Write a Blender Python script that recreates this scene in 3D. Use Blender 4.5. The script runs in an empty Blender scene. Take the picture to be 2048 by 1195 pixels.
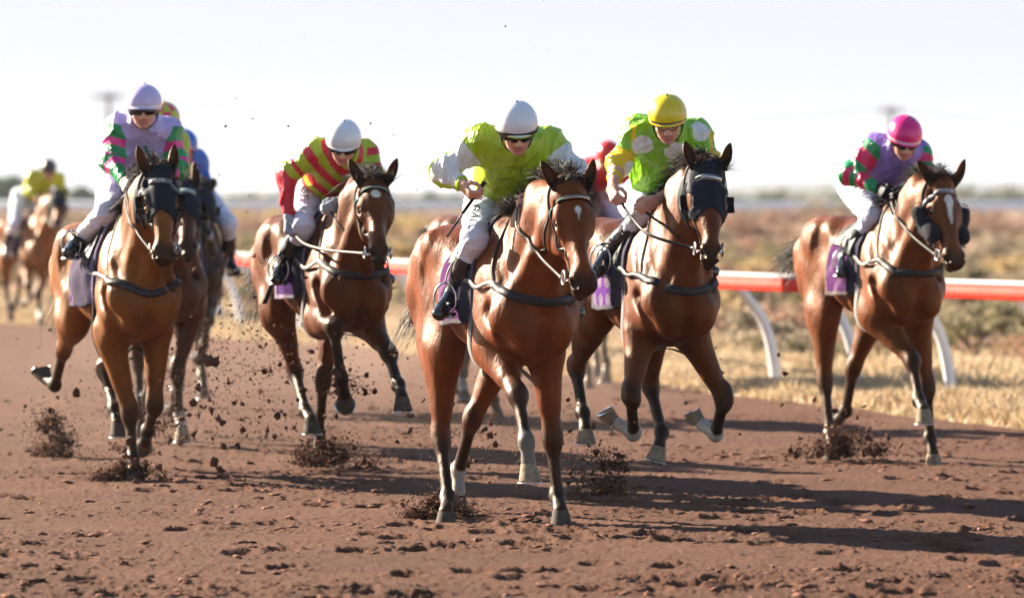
import bpy, math, random
import numpy as np
from mathutils import Vector, Matrix

# ------------------------------------------------------------------ camera, sky, sun, exposure
scene = bpy.context.scene
CAMH, FPX, HOR = 1.69, 9300.0, 395.0            # camera height (m), focal length and horizon row in photo pixels (2048 x 1195)
TH = math.atan((597.5 - HOR) / FPX)
cam_d = bpy.data.cameras.new("camera")
cam = bpy.data.objects.new("camera", cam_d)
scene.collection.objects.link(cam)
cam.location = (0, 0, CAMH)
cam.rotation_euler = (math.pi / 2 - TH, 0, 0)
cam_d.sensor_width = 36.0
cam_d.lens = FPX / 2048 * 36.0
cam_d.clip_start, cam_d.clip_end = 0.5, 20000
cam_d.dof.use_dof = True
cam_d.dof.focus_distance = 24.3
cam_d.dof.aperture_fstop = 2.5
scene.camera = cam

SUN_AZ, SUN_EL = math.radians(36), math.radians(24)   # azimuth behind the field from image-left
SD = Vector((-math.cos(SUN_AZ) * math.cos(SUN_EL), math.sin(SUN_AZ) * math.cos(SUN_EL), math.sin(SUN_EL)))
world = bpy.data.worlds.new("World")
scene.world = world
world.use_nodes = True
wn, wl = world.node_tree.nodes, world.node_tree.links
sky = wn.new("ShaderNodeTexSky")
sky.sky_type = 'NISHITA'
sky.sun_disc = False
sky.sun_elevation = SUN_EL
sky.sun_rotation = math.atan2(SD.x, SD.y)
sky.air_density, sky.dust_density, sky.ozone_density = 1.0, 0.8, 1.5
bg = wn["Background"]
tcw, sepw, mrw, mxw = wn.new("ShaderNodeTexCoord"), wn.new("ShaderNodeSeparateXYZ"), wn.new("ShaderNodeMapRange"), wn.new("ShaderNodeMix")
wl.new(tcw.outputs["Generated"], sepw.inputs[0]); wl.new(sepw.outputs[2], mrw.inputs[0])
mrw.inputs[1].default_value, mrw.inputs[2].default_value, mrw.inputs[3].default_value, mrw.inputs[4].default_value = 0.07, 0.26, 0.95, 0.0
mrw.interpolation_type = 'SMOOTHERSTEP'
mry, mlw = wn.new("ShaderNodeMapRange"), wn.new("ShaderNodeMath")     # the glow lies on the sun's side of the sky
wl.new(sepw.outputs[1], mry.inputs[0]); mry.interpolation_type = 'SMOOTHERSTEP'
mry.inputs[1].default_value, mry.inputs[2].default_value, mry.inputs[3].default_value, mry.inputs[4].default_value = 0.35, 0.95, 0.0, 1.0
mlw.operation = 'MULTIPLY'; wl.new(mrw.outputs[0], mlw.inputs[0]); wl.new(mry.outputs[0], mlw.inputs[1])
mxw.data_type = 'RGBA'; wl.new(mlw.outputs[0], mxw.inputs[0]); wl.new(sky.outputs[0], mxw.inputs[6])
mxw.inputs[7].default_value = (3.55, 3.6, 3.95, 1)          # bright pale haze low in the afternoon sky
wl.new(mxw.outputs[2], bg.inputs[0])
bg.inputs[1].default_value = 0.05
sun_d = bpy.data.lights.new("sun", 'SUN')
sun_d.energy, sun_d.angle, sun_d.color = 5.0, math.radians(0.5), (1.0, 0.87, 0.69)
sun = bpy.data.objects.new("sun", sun_d)
scene.collection.objects.link(sun)
sun.rotation_euler = SD.to_track_quat('Z', 'Y').to_euler()
vs = scene.view_settings
vs.view_transform, vs.look, vs.gamma, vs.use_curve_mapping = 'Standard', 'None', 1.0, False
vs.exposure = 2.2
scene.cycles.max_bounces = 6

# ------------------------------------------------------------------ helpers
A = lambda *v: np.array(v, dtype=np.float64)
def nrm(v):
    v = np.asarray(v, float)
    return v / (np.linalg.norm(v) + 1e-12)
C0 = A(0, 0, CAMH)
def ray(px, py):
    return nrm(A(px - 1024, FPX * math.cos(TH) - (py - 597.5) * math.sin(TH), -FPX * math.sin(TH) - (py - 597.5) * math.cos(TH)))
def P(px, py, Y):
    d = ray(px, py)
    return C0 + d * (Y / d[1])
def ground_at(px, py):
    d = ray(px, py)
    return C0 + d * (-CAMH / d[2])

def tag(o, label=None, cat=None, group=None, kind=None):
    for k, v in (("label", label), ("category", cat), ("group", group), ("kind", kind)):
        if v: o[k] = v
    return o
def link(o, parent=None):
    scene.collection.objects.link(o)
    if parent is not None: o.parent = parent
    return o
def mesh_obj(name, V, faces, mat, parent=None, cols=None, smooth=True, attrs=None):
    """faces: int array (n,3|4) or list of such arrays"""
    V = np.asarray(V, dtype=np.float32)
    if isinstance(faces, np.ndarray): faces = [faces]
    faces = [np.asarray(f, dtype=np.int32) for f in faces if len(f)]
    m = bpy.data.meshes.new(name)
    nl = sum(f.size for f in faces); nf = sum(len(f) for f in faces)
    m.vertices.add(len(V)); m.vertices.foreach_set("co", V.ravel())
    m.loops.add(nl); m.polygons.add(nf)
    m.loops.foreach_set("vertex_index", np.concatenate([f.ravel() for f in faces]))
    cnt = np.concatenate([np.full(len(f), f.shape[1], np.int32) for f in faces])
    st = np.concatenate([[0], np.cumsum(cnt)[:-1]]).astype(np.int32)
    m.polygons.foreach_set("loop_start", st)
    m.update(calc_edges=True)
    m.validate()
    if smooth: m.polygons.foreach_set("use_smooth", np.ones(len(m.polygons), bool))
    if cols is not None:
        at = m.attributes.new("Col", 'FLOAT_COLOR', 'POINT')
        c4 = np.ones((len(V), 4), np.float32); c4[:, :3] = cols
        at.data.foreach_set("color", c4.ravel())
    for k, a in (attrs or {}).items():
        at = m.attributes.new(k, 'FLOAT', 'POINT'); at.data.foreach_set("value", np.asarray(a, np.float32))
    if mat: m.materials.append(mat)
    return link(bpy.data.objects.new(name, m), parent)

class MB:
    """collects tubes, strips and solids into one mesh"""
    def __init__(s): s.v, s.q, s.t, s.c, s.n = [], [], [], [], 0
    def add(s, V, q=None, t=None, col=None):
        V = np.asarray(V, float).reshape(-1, 3)
        if q is not None and len(q): s.q.append(np.asarray(q, int) + s.n)
        if t is not None and len(t): s.t.append(np.asarray(t, int) + s.n)
        s.v.append(V); s.c.append(np.tile(np.asarray(col if col is not None else (1, 1, 1), float), (len(V), 1)) if np.ndim(col) < 2 else np.asarray(col))
        s.n += len(V)
    def tube(s, pts, r, n=8, col=None, cap=True):
        pts = np.asarray(pts, float); m = len(pts); r = np.broadcast_to(np.asarray(r, float), (m,))
        T = np.gradient(pts, axis=0); up = A(0.31, 0.17, 0.93)
        V = []
        for i in range(m):
            t = nrm(T[i]); a = np.cross(t, up)
            if np.linalg.norm(a) < 1e-3: a = np.cross(t, A(1, 0, 0))
            a = nrm(a); b = np.cross(t, a); up = nrm(np.cross(a, t))
            th = np.arange(n) * 2 * math.pi / n
            V.append(pts[i] + r[i] * (np.cos(th)[:, None] * a + np.sin(th)[:, None] * b))
        V = np.concatenate(V)
        i = np.arange(m - 1)[:, None] * n; j = np.arange(n)[None]; k = (j + 1) % n
        q = np.stack([i + j, i + k, i + n + k, i + n + j], -1).reshape(-1, 4)
        t = []
        if cap:
            V = np.concatenate([V, pts[:1], pts[-1:]]); c0 = m * n
            jj = np.arange(n); kk = (jj + 1) % n
            t = np.concatenate([np.stack([np.full(n, c0), kk, jj], -1), np.stack([np.full(n, c0 + 1), (m - 1) * n + jj, (m - 1) * n + kk], -1)])
        s.add(V, q, t, col)
    def ribbon(s, pts, nor, w, th, col=None, closed=False):
        pts = np.asarray(pts, float); m = len(pts); nor = np.asarray(nor, float)
        T = (np.roll(pts, -1, 0) - np.roll(pts, 1, 0)) if closed else np.gradient(pts, axis=0)
        side = np.cross(T, nor); side /= np.linalg.norm(side, axis=1)[:, None] + 1e-9
        w = np.broadcast_to(np.asarray(w, float), (m,))[:, None]
        a, b = pts - side * w / 2, pts + side * w / 2
        V = np.stack([a, a + nor * th, (pts + nor * th * 1.25), b + nor * th, b], 1).reshape(-1, 3); n = 5
        mm = m if closed else m - 1
        i = np.arange(mm)[:, None]; i2 = (i + 1) % m; j = np.arange(n)[None]; k = (j + 1) % n
        q = np.stack([i * n + j, i * n + k, i2 * n + k, i2 * n + j], -1).reshape(-1, 4)
        if col is not None and np.ndim(col) == 2: col = np.repeat(np.asarray(col), n, 0)
        s.add(V, q, None if closed else np.array([[0, 1, 2], [0, 2, 3], [0, 3, 4], [m * n - 5, m * n - 4, m * n - 3], [m * n - 5, m * n - 3, m * n - 2], [m * n - 5, m * n - 2, m * n - 1]]), col)
    def box(s, c, ax, h, col=None):
        c = np.asarray(c, float); ax = np.asarray(ax, float); V = []
        for x in (-1, 1):
            for y in (-1, 1):
                for z in (-1, 1): V.append(c + x * h[0] * ax[0] + y * h[1] * ax[1] + z * h[2] * ax[2])
        s.add(V, [[0, 1, 3, 2], [4, 6, 7, 5], [0, 4, 5, 1], [2, 3, 7, 6], [0, 2, 6, 4], [1, 5, 7, 3]], None, col)
    def build(s, name, mat, parent=None, smooth=True):
        return mesh_obj(name, np.concatenate(s.v), [np.concatenate(f) for f in (s.q, s.t) if f], mat, parent, np.concatenate(s.c), smooth)

def catmull(pts, n=8, closed=False):
    pts = np.asarray(pts, float)
    Q = np.concatenate([pts[-1:], pts, pts[:2]]) if closed else np.concatenate([2 * pts[:1] - pts[1:2], pts, 2 * pts[-1:] - pts[-2:-1]])
    out = []
    for i in range(len(Q) - 3):
        a, b, c, d = Q[i:i + 4]
        for t in np.arange(n) / n:
            out.append(0.5 * (2 * b + (c - a) * t + (2 * a - 5 * b + 4 * c - d) * t * t + (-a + 3 * b - 3 * c + d) * t ** 3))
    if not closed: out.append(pts[-1])
    return np.array(out)

# ------------------------------------------------------------------ implicit surfaces -> one continuous mesh
def smin(a, b, k):
    h = np.maximum(k - np.abs(a - b), 0)
    return np.minimum(a, b) - h * h / (4 * k)
class Seg:
    def __init__(s, p0, p1, r0, r1, side=None, ratio=(1, 1), name='', ease=False):
        s.p0, s.p1, s.r0, s.r1 = np.asarray(p0, float), np.asarray(p1, float), r0, r1
        if np.linalg.norm(s.p1 - s.p0) < 1e-5: s.p1 = s.p0 + A(1e-4, 0, 0)
        ax = s.p1 - s.p0; s.ax = ax; s.L2 = ax @ ax; s.name = name
        s.q = ratio if isinstance(ratio, tuple) else (ratio, ratio)
        s.n = None
        if side is not None:
            n = np.asarray(side, float); n = n - ax * (n @ ax) / s.L2; s.n = nrm(n)
        R = max(r0 * max(1, s.q[0]), r1 * max(1, s.q[1]))
        s.lo = np.minimum(s.p0, s.p1) - R; s.hi = np.maximum(s.p0, s.p1) + R
    def __call__(s, x, y, z, full=False):
        dx, dy, dz = x - s.p0[0], y - s.p0[1], z - s.p0[2]
        t = np.clip((dx * s.ax[0] + dy * s.ax[1] + dz * s.ax[2]) / s.L2, 0, 1)
        qx, qy, qz = dx - t * s.ax[0], dy - t * s.ax[1], dz - t * s.ax[2]
        d2 = qx * qx + qy * qy + qz * qz
        r = s.r0 + (s.r1 - s.r0) * t
        if s.n is not None:
            a = s.q[0] + (s.q[1] - s.q[0]) * t
            u = qx * s.n[0] + qy * s.n[1] + qz * s.n[2]
            d = (np.sqrt(np.maximum(d2 + u * u * (1 / (a * a) - 1), 0)) - r) * np.minimum(1, a)
        else: d = np.sqrt(d2) - r
        return (d, t) if full else d
class Ell:
    def __init__(s, c, r, axes=None, name=''):
        s.c, s.r = np.asarray(c, float), np.asarray(r, float); s.name = name
        s.R = np.eye(3) if axes is None else np.array([nrm(a) for a in axes])
        e = np.sqrt(((s.R * s.r[:, None]) ** 2).sum(0)); s.lo, s.hi = s.c - e, s.c + e
    def __call__(s, x, y, z, full=False):
        d = (x - s.c[0], y - s.c[1], z - s.c[2]); k0 = 0; k1 = 0
        for i in range(3):
            u = (d[0] * s.R[i, 0] + d[1] * s.R[i, 1] + d[2] * s.R[i, 2]) / s.r[i]
            k0 = k0 + u * u; k1 = k1 + (u / s.r[i]) ** 2
        k0 = np.sqrt(k0); dd = k0 * (k0 - 1) / (np.sqrt(k1) + 1e-6)
        return (dd, 0 * dd) if full else dd
class Trunk:
    """horse barrel: stations (x, cz, half width, top radius, bottom radius, top exponent)"""
    def __init__(s, st):
        st = np.array(st, float); X = np.linspace(st[0, 0], st[-1, 0], 200); s.X = X
        # smooth interpolation through the stations
        s.S = []
        for k in range(1, 6):
            y = np.interp(X, st[:, 0], st[:, k]); ker = np.hanning(31); ker /= ker.sum()
            yp = np.pad(y, 15, mode='edge'); s.S.append(np.convolve(yp, ker, 'valid'))
        s.lo = A(st[0, 0], -st[:, 2].max(), (st[:, 1] - st[:, 4]).min()); s.hi = A(st[-1, 0], st[:, 2].max(), (st[:, 1] + st[:, 3]).max()); s.name = 'trunk'
    def __call__(s, x, y, z, full=False):
        cz, ry, rt, rb, ex = [np.interp(x, s.X, k) for k in s.S]
        dz = z - cz; rz = np.where(dz > 0, rt, rb); e = np.where(dz > 0, ex, 2.15)
        u, v = np.abs(y) / ry, np.abs(dz) / rz
        rho = (u ** e + v ** e + 1e-9) ** (1 / e)
        d = (rho - 1) * np.minimum(ry, rz) * 0.85
        ox = np.maximum(np.maximum(s.X[0] - x, x - s.X[-1]), 0)
        d = np.where(ox > 0, np.sqrt(np.maximum(d, 0) ** 2 + ox * ox), d)
        return (d, 0 * d) if full else d
class Fn:
    def __init__(s, f, lo, hi, name=''): s.f, s.lo, s.hi, s.name = f, np.asarray(lo, float), np.asarray(hi, float), name
    def __call__(s, x, y, z, full=False):
        d = s.f(x, y, z); return (d, 0 * d) if full else d

class Field:
    def __init__(s, prims, h, pad=0.03):
        """prims: list of (prim, k, op)"""
        lo = np.min([p[0].lo for p in prims if p[2] == 'u'], 0) - pad; hi = np.max([p[0].hi for p in prims if p[2] == 'u'], 0) + pad
        s.h, s.lo = h, lo; s.n = np.ceil((hi - lo) / h).astype(int) + 1
        s.F = np.full(s.n, 0.06, np.float32); s.prims = prims
        s.ax = [(lo[i] + h * np.arange(s.n[i])).astype(np.float32) for i in range(3)]
        for p, k, op in prims:
            m = k + 0.05
            a = np.clip(np.floor((p.lo - m - lo) / h).astype(int), 0, s.n); b = np.clip(np.ceil((p.hi + m - lo) / h).astype(int) + 1, 0, s.n)
            if np.any(b <= a): continue
            sl = tuple(slice(a[i], b[i]) for i in range(3))
            g = [s.ax[i][sl[i]].reshape([-1 if j == i else 1 for j in range(3)]) for i in range(3)]
            d = p(*g).astype(np.float32)
            if op == 'u': s.F[sl] = smin(s.F[sl], d, k)
            elif op == 's': s.F[sl] = -smin(-s.F[sl], d, k)      # carve
            elif op == 'add': s.F[sl] += d
    def sample(s, p):
        p = np.asarray(p, float); g = (p - s.lo) / s.h
        i = np.clip(np.floor(g).astype(int), 0, s.n - 2); f = np.clip(g - i, -0.5, 1.5)
        r = 0
        for dx in (0, 1):
            for dy in (0, 1):
                for dz in (0, 1):
                    w = (f[:, 0] if dx else 1 - f[:, 0]) * (f[:, 1] if dy else 1 - f[:, 1]) * (f[:, 2] if dz else 1 - f[:, 2])
                    r = r + w * s.F[i[:, 0] + dx, i[:, 1] + dy, i[:, 2] + dz]
        return r
    def grad(s, p, e=None):
        e = e or s.h
        g = np.stack([s.sample(p + A(e, 0, 0)) - s.sample(p - A(e, 0, 0)), s.sample(p + A(0, e, 0)) - s.sample(p - A(0, e, 0)), s.sample(p + A(0, 0, e)) - s.sample(p - A(0, 0, e))], -1)
        return g / (np.linalg.norm(g, axis=1)[:, None] + 1e-9)
    def project(s, p, off=0.0, it=12):
        p = np.array(p, float)
        for _ in range(it): p = p - 0.8 * np.clip(s.sample(p) - 0.0, -.03, .03)[:, None] * s.grad(p)
        n = s.grad(p, 2 * s.h); return p + n * off, n
    def cast(s, o, d, n=120, tmax=0.7):
        """march from outside (o + d*tmax) back towards o; first inside point"""
        o = np.asarray(o, float); d = np.asarray(d, float); hit = np.full(len(o), 0.0); done = np.zeros(len(o), bool)
        for t in np.linspace(tmax, 0, n):
            v = s.sample(o + d * t) < 0
            hit = np.where(v & ~done, t, hit); done |= v
        p = o + d * hit[:, None]
        return p
    def mesh(s, relax=2):
        F, h = s.F, s.h; S = F < 0
        c = np.zeros([k - 1 for k in F.shape], np.uint8); sh = F.shape
        offs = [(a, b, d) for a in (0, 1) for b in (0, 1) for d in (0, 1)]
        for a, b, d in offs: c += S[a:sh[0] - 1 + a, b:sh[1] - 1 + b, d:sh[2] - 1 + d]
        mask = (c > 0) & (c < 8); idx = np.argwhere(mask)
        vals = {o: F[idx[:, 0] + o[0], idx[:, 1] + o[1], idx[:, 2] + o[2]] for o in offs}
        acc = np.zeros((len(idx), 3)); cnt = np.zeros(len(idx))
        for o in offs:
            for ax in range(3):
                if o[ax]: continue
                o2 = list(o); o2[ax] = 1; o2 = tuple(o2)
                va, vb = vals[o], vals[o2]; cr = (va < 0) != (vb < 0)
                t = np.where(cr, va / np.where(cr, va - vb, 1), 0)
                p = np.array(o, float)[None].repeat(len(idx), 0); p[:, ax] = t
                acc += p * cr[:, None]; cnt += cr
        V = s.lo + h * (idx + acc / cnt[:, None])
        vid = np.full(mask.shape, -1, np.int32); vid[mask] = np.arange(len(idx), dtype=np.int32)
        Q = []
        for ax in range(3):
            sl0 = [slice(1, -1)] * 3; sl1 = [slice(1, -1)] * 3; sl0[ax] = slice(0, -1); sl1[ax] = slice(1, None)
            a, b = S[tuple(sl0)], S[tuple(sl1)]
            e = np.argwhere(a != b); up = a[tuple(e.T)]
            u, w = [(1, 2), (2, 0), (0, 1)][ax]
            base = e.copy(); base[:, u] += 1; base[:, w] += 1
            def at(du, dw):
                i = base.copy(); i[:, u] += du; i[:, w] += dw
                return vid[i[:, 0], i[:, 1], i[:, 2]]
            q = np.stack([at(-1, -1), at(0, -1), at(0, 0), at(-1, 0)], -1)
            q[~up] = q[~up][:, ::-1]
            Q.append(q)
        Q = np.concatenate(Q); Q = Q[(Q >= 0).all(1)]
        for _ in range(relax):
            E = np.concatenate([Q[:, [0, 1]], Q[:, [1, 2]], Q[:, [2, 3]], Q[:, [3, 0]]])
            deg = np.bincount(E.ravel(), minlength=len(V))
            L = np.stack([np.bincount(E[:, 0], V[E[:, 1], k], len(V)) + np.bincount(E[:, 1], V[E[:, 0], k], len(V)) for k in range(3)], -1) / np.maximum(deg, 1)[:, None]
            V = 0.45 * V + 0.55 * L
            V = V - 0.9 * np.clip(s.sample(V), -h, h)[:, None] * s.grad(V)
        return V, Q
    def owners(s, V):
        """index of the nearest primitive and its parameter, for each vertex"""
        best = np.full(len(V), 9.0); who = np.zeros(len(V), int); tt = np.zeros(len(V))
        for i, (p, k, op) in enumerate(s.prims):
            if op != 'u': continue
            d, t = p(V[:, 0], V[:, 1], V[:, 2], True)
            b = d < best; best = np.where(b, d, best); who = np.where(b, i, who); tt = np.where(b, t, tt)
        return who, tt
def wrinkle(seed, amp, freq, lo, hi, stretch=(1, 1, 1)):
    rs = np.random.RandomState(seed); K = [(rs.randn(3) * np.array(stretch) * f, rs.rand() * 6.28, a) for f, a in ((freq, .5), (freq * 1.3, .4), (freq * 2.1, .3), (freq * 2.9, .22))]
    def f(x, y, z):
        w = 0.0; sx = 0.35 * np.sin(7 * y + 5 * z + seed); 
        sy = .9 * np.sin(5 * x - 8 * z + 1.7 * seed) + .7 * np.sin(11 * y + 6 * x + seed)
        for k, ph, a in K: w = w + a * ((1 - np.abs(np.sin(.6 * (k[0] * x + k[1] * y + k[2] * z) + ph + sx + sy * (1 + ph * .15)))) ** 2 - 0.25) * -1.25
        return amp * w
    return Fn(f, lo, hi)

# ------------------------------------------------------------------ materials
def new_mat(name):
    m = bpy.data.materials.new(name); m.use_nodes = True
    return m, m.node_tree.nodes, m.node_tree.links, m.node_tree.nodes["Principled BSDF"]
def tex(N, L, scale, detail=4, rough=.6, stretch=None, coord='Object'):
    tc = N.new("ShaderNodeTexCoord"); n = N.new("ShaderNodeTexNoise")
    n.inputs["Scale"].default_value, n.inputs["Detail"].default_value, n.inputs["Roughness"].default_value = scale, detail, rough
    if stretch:
        mp = N.new("ShaderNodeMapping"); mp.inputs["Scale"].default_value = stretch
        L.new(tc.outputs[coord], mp.inputs[0]); L.new(mp.outputs[0], n.inputs["Vector"])
    else: L.new(tc.outputs[coord], n.inputs["Vector"])
    return n
def ramp(N, L, src, stops):
    r = N.new("ShaderNodeValToRGB"); e = r.color_ramp.elements
    while len(e) < len(stops): e.new(0.5)
    for i, (p, c) in enumerate(stops): e[i].position = p; e[i].color = (*c, 1) if len(c) == 3 else c
    L.new(src, r.inputs[0]); return r
def bump(N, L, bs, src, strength, dist=0.01):
    b = N.new("ShaderNodeBump"); b.inputs["Strength"].default_value, b.inputs["Distance"].default_value = strength, dist
    L.new(src, b.inputs["Height"])
    L.new(b.outputs[0], bs.inputs["Normal"]); return b
def mat_attr(name, rough=.5, var=(.85, 1.15), nscale=18, bstr=.2, bscale=60, bdist=.004, stretch=None, sheen=0, b2=None, alb=1.0, stint=(1, 1, 1), coat=0, spec=.5, metal=0, trans=0):
    """colour from the mesh's own pattern attribute, broken up by noise"""
    m, N, L, bs = new_mat(name)
    at = N.new("ShaderNodeAttribute"); at.attribute_name = "Col"
    n = tex(N, L, nscale, 5, .65); r = ramp(N, L, n.outputs[0], [(.3, (var[0] * alb,) * 3), (.7, (var[1] * alb,) * 3)])
    mx = N.new("ShaderNodeMix"); mx.data_type = 'RGBA'; mx.blend_type = 'MULTIPLY'; mx.inputs[0].default_value = 1
    L.new(at.outputs["Color"], mx.inputs[6]); L.new(r.outputs[0], mx.inputs[7]); L.new(mx.outputs[2], bs.inputs["Base Color"])
    n2 = tex(N, L, bscale, 4, .6, stretch); b_ = bump(N, L, bs, n2.outputs[0], bstr, bdist)
    if b2:                                                        # broader relief under the fine one
        n3 = tex(N, L, b2[0], 3, .55, b2[3] if len(b2) > 3 else None); bb = N.new("ShaderNodeBump"); bb.inputs["Strength"].default_value, bb.inputs["Distance"].default_value = b2[1], b2[2]
        L.new(n3.outputs[0], bb.inputs["Height"]); L.new(bb.outputs[0], b_.inputs["Normal"])
    rr = N.new("ShaderNodeMapRange"); rr.inputs[3].default_value = max(.05, rough - .08); rr.inputs[4].default_value = rough + .1
    L.new(n.outputs[0], rr.inputs[0]); L.new(rr.outputs[0], bs.inputs["Roughness"])
    bs.inputs["Sheen Weight"].default_value = sheen; bs.inputs["Coat Weight"].default_value = coat
    bs.inputs["Specular Tint"].default_value = (*stint, 1)
    bs.inputs["Specular IOR Level"].default_value = spec; bs.inputs["Metallic"].default_value = metal
    if trans:
        tr = N.new("ShaderNodeBsdfTranslucent"); ms = N.new("ShaderNodeMixShader"); ms.inputs[0].default_value = trans
        L.new(mx.outputs[2], tr.inputs[0]); L.new(bs.outputs[0], ms.inputs[1]); L.new(tr.outputs[0], ms.inputs[2])
        L.new(ms.outputs[0], N["Material Output"].inputs[0])
    return m
M_COAT = mat_attr("horse_coat", .45, (.60, 1.28), 5, .35, 170, .004, (1, 1, .25), sheen=.0, coat=.0, spec=.26, b2=(15, .5, .02, (1, 1, .5)), stint=(1, .62, .36), alb=0.40)
M_HAIR = mat_attr("horse_hair", .5, (.4, 1.2), 40, .1, 200, spec=.15)
M_HOOF = mat_attr("hoof_horn", .75, (.5, 1.2), 30, .4, 60, .003, (1, 1, 6), spec=.12)
M_SILK = mat_attr("racing_silk", .32, (.93, 1.06), 12, .4, 40, .006, (1, 1.6, .7), sheen=0, trans=.18, b2=(13, 1.0, .03, (1.2, 1.5, .6)), alb=0.95)
M_CLOTH = mat_attr("breeches_cloth", .8, (.93, 1.04), 10, .3, 45, .004, sheen=.0, b2=(13, .7, .025, (1, 1, 1.8)), spec=.15, alb=0.90)
M_SKIN = mat_attr("skin", .5, (.92, 1.06), 30, .1, 150, alb=1.15)
M_HOOD = mat_attr("hood_cloth", .6, (.8, 1.2), 20, .2, 60, spec=.08)
M_LEATHER = mat_attr("leather", .5, (.7, 1.1), 30, .2, 90, .003, spec=.2)
M_BOOT = mat_attr("boot_leather", .16, (.8, 1.2), 20, .25, 25, .006, coat=.4)
M_CAP = mat_attr("cap_cover", .28, (.96, 1.04), 8, .25, 14, .006, (1, 1, .4), coat=.15, alb=0.82)
M_GLASS = mat_attr("dark_lens", .08, (.9, 1.1), 5, 0, 10)
M_METAL = mat_attr("bright_metal", .25, (.85, 1.1), 40, .1, 80, metal=1)
M_PAD = mat_attr("saddle_cloth", .85, (.9, 1.08), 14, .25, 60, .004, spec=.03, alb=0.42)
M_WOOL = mat_attr("sheepskin", .9, (.5, 1.5), 60, 1.0, 90, .02)
M_DIRT = mat_attr("thrown_dirt", .95, (.6, 1.3), 30, .6, 60, .01, spec=.15)
BLACK = (.012, .012, .014)
# ------------------------------------------------------------------ the place: ground, track, verge, rails, poles, trees, hills
RS = np.random.RandomState(7)
def vnoise(x, y, seed=0):
    xi, yi = np.floor(x).astype(np.int64), np.floor(y).astype(np.int64); fx, fy = x - xi, y - yi
    fx, fy = fx * fx * (3 - 2 * fx), fy * fy * (3 - 2 * fy)
    def hsh(a, b):
        n = (a * 374761393 + b * 668265263 + seed * 1442695041) & 0x7fffffff
        n = ((n ^ (n >> 13)) * 1274126177) & 0x7fffffff
        return ((n ^ (n >> 16)) & 0xffff) / 65535.0
    return (hsh(xi, yi) * (1 - fx) + hsh(xi + 1, yi) * fx) * (1 - fy) + (hsh(xi, yi + 1) * (1 - fx) + hsh(xi + 1, yi + 1) * fx) * fy
def fbm(x, y, seed=0, o=3):
    r, a, s = 0, .5, 0
    for i in range(o): r = r + a * vnoise(x * 2 ** i, y * 2 ** i, seed + i * 17); s += a; a *= .55
    return r / s
EX = np.array([-60, -40, -12, -6.1, -3.46, -1.86, 1.63, 3.71, 5.5, 9, 12, 20, 60.]); EY = np.array([150, 110, 73, 61.6, 56, 53.3, 40.8, 34.0, 29, 20, 12, -10, -100.])
edge = lambda x: np.interp(x, EX, EY)

def soil_mat(name, stops, s1, s2, bstr, rough=.95, bdist=.02):
    m, N, L, bs = new_mat(name)
    a = tex(N, L, s1, 8, .65); r = ramp(N, L, a.outputs[0], stops); b = tex(N, L, s2, 6, .7)
    r2 = ramp(N, L, b.outputs[0], [(.3, (.60,) * 3), (.7, (1.25,) * 3)])
    mx = N.new("ShaderNodeMix"); mx.data_type = 'RGBA'; mx.blend_type = 'MULTIPLY'; mx.inputs[0].default_value = 1
    L.new(r.outputs[0], mx.inputs[6]); L.new(r2.outputs[0], mx.inputs[7]); L.new(mx.outputs[2], bs.inputs["Base Color"])
    bump(N, L, bs, b.outputs[0], bstr, bdist); bs.inputs["Roughness"].default_value = rough; bs.inputs["Specular IOR Level"].default_value = .2
    return m
M_TRACK = soil_mat("track_dirt", [(.25, (.098, .041, .0215)), (.55, (.132, .056, .030)), (.8, (.175, .080, .045))], .9, 110, 1.0, bdist=.02)
M_SCRUB = soil_mat("scrub_soil", [(.3, (.24, .15, .105)), (.5, (.29, .19, .135)), (.7, (.36, .27, .19))], .12, 2.0, .5)
M_STRAW = soil_mat("dry_verge", [(.3, (.34, .21, .115)), (.5, (.42, .29, .16)), (.7, (.46, .34, .19))], 1.2, 14, .5)
M_GRASS = mat_attr("dry_grass", .7, (.6, .95), 2, .05, 30, trans=.25)
M_LEAF = mat_attr("scrub_leaf", .8, (.68, 1.25), 2.5, .05, 30, spec=.1, trans=.38)
M_BARK = mat_attr("bark", .85, (.7, 1.3), 10, .5, 40)
M_RAIL = mat_attr("rail_paint", .6, (.66, .80), 3, .1, 12, spec=.08)
M_WOOD = mat_attr("pole_wood", .85, (.7, 1.2), 6, .3, 30)
M_HILL = soil_mat("hill_scrub", [(.3, (.10, .105, .10)), (.7, (.15, .14, .125))], .03, .3, .3)

g = mesh_obj("ground", [(-1490, -85, -.06), (1490, -85, -.06), (1490, 2590, -.06), (-1490, 2590, -.06)], np.array([[0, 1, 2, 3]]), M_SCRUB); tag(g, kind='structure')
# racetrack: finely lumped sheet where the photograph stands close, plain sheet beyond
nx_, ny_ = 620, 640
rows = np.linspace(1300, 640, ny_); Yr = CAMH * FPX / (rows - HOR)
U = np.linspace(-1, 1, nx_); XX = U[None] * (.128 * Yr[:, None] + .7); YY = np.repeat(Yr[:, None], nx_, 1)
def dirt_h(x, y):
    h = .030 * (fbm(x * 1.1, y * .8, 3) - .5) + .012 * (fbm(x * 6, y * 5, 11) - .5)
    cl = fbm(x * 13, y * 11, 23, 3); patch = fbm(x * .9, y * 1.3, 31, 2)
    h = h + np.clip(cl - (.74 - .20 * patch), 0, 1) * .07 * (.3 + patch) + .006 * (vnoise(x * 38, y * 30, 5) - .5) + .009 * (vnoise(x * 95, y * 70, 6) - .5) * (.4 + patch) + .012 * np.clip(vnoise(x * 55, y * 42, 15) - .72, 0, 1) * 3 * (.3 + patch)
    return h
HP = np.random.RandomState(4); PX = []
for _ in range(190):
    a = ground_at(HP.uniform(-100, 2150), HOR + 250 + 600 * HP.rand() ** .7); PX.append((a[0], a[1], .055 + .02 * HP.rand(), HP.uniform(-.4, .4)))
PX = np.array(PX)
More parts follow.
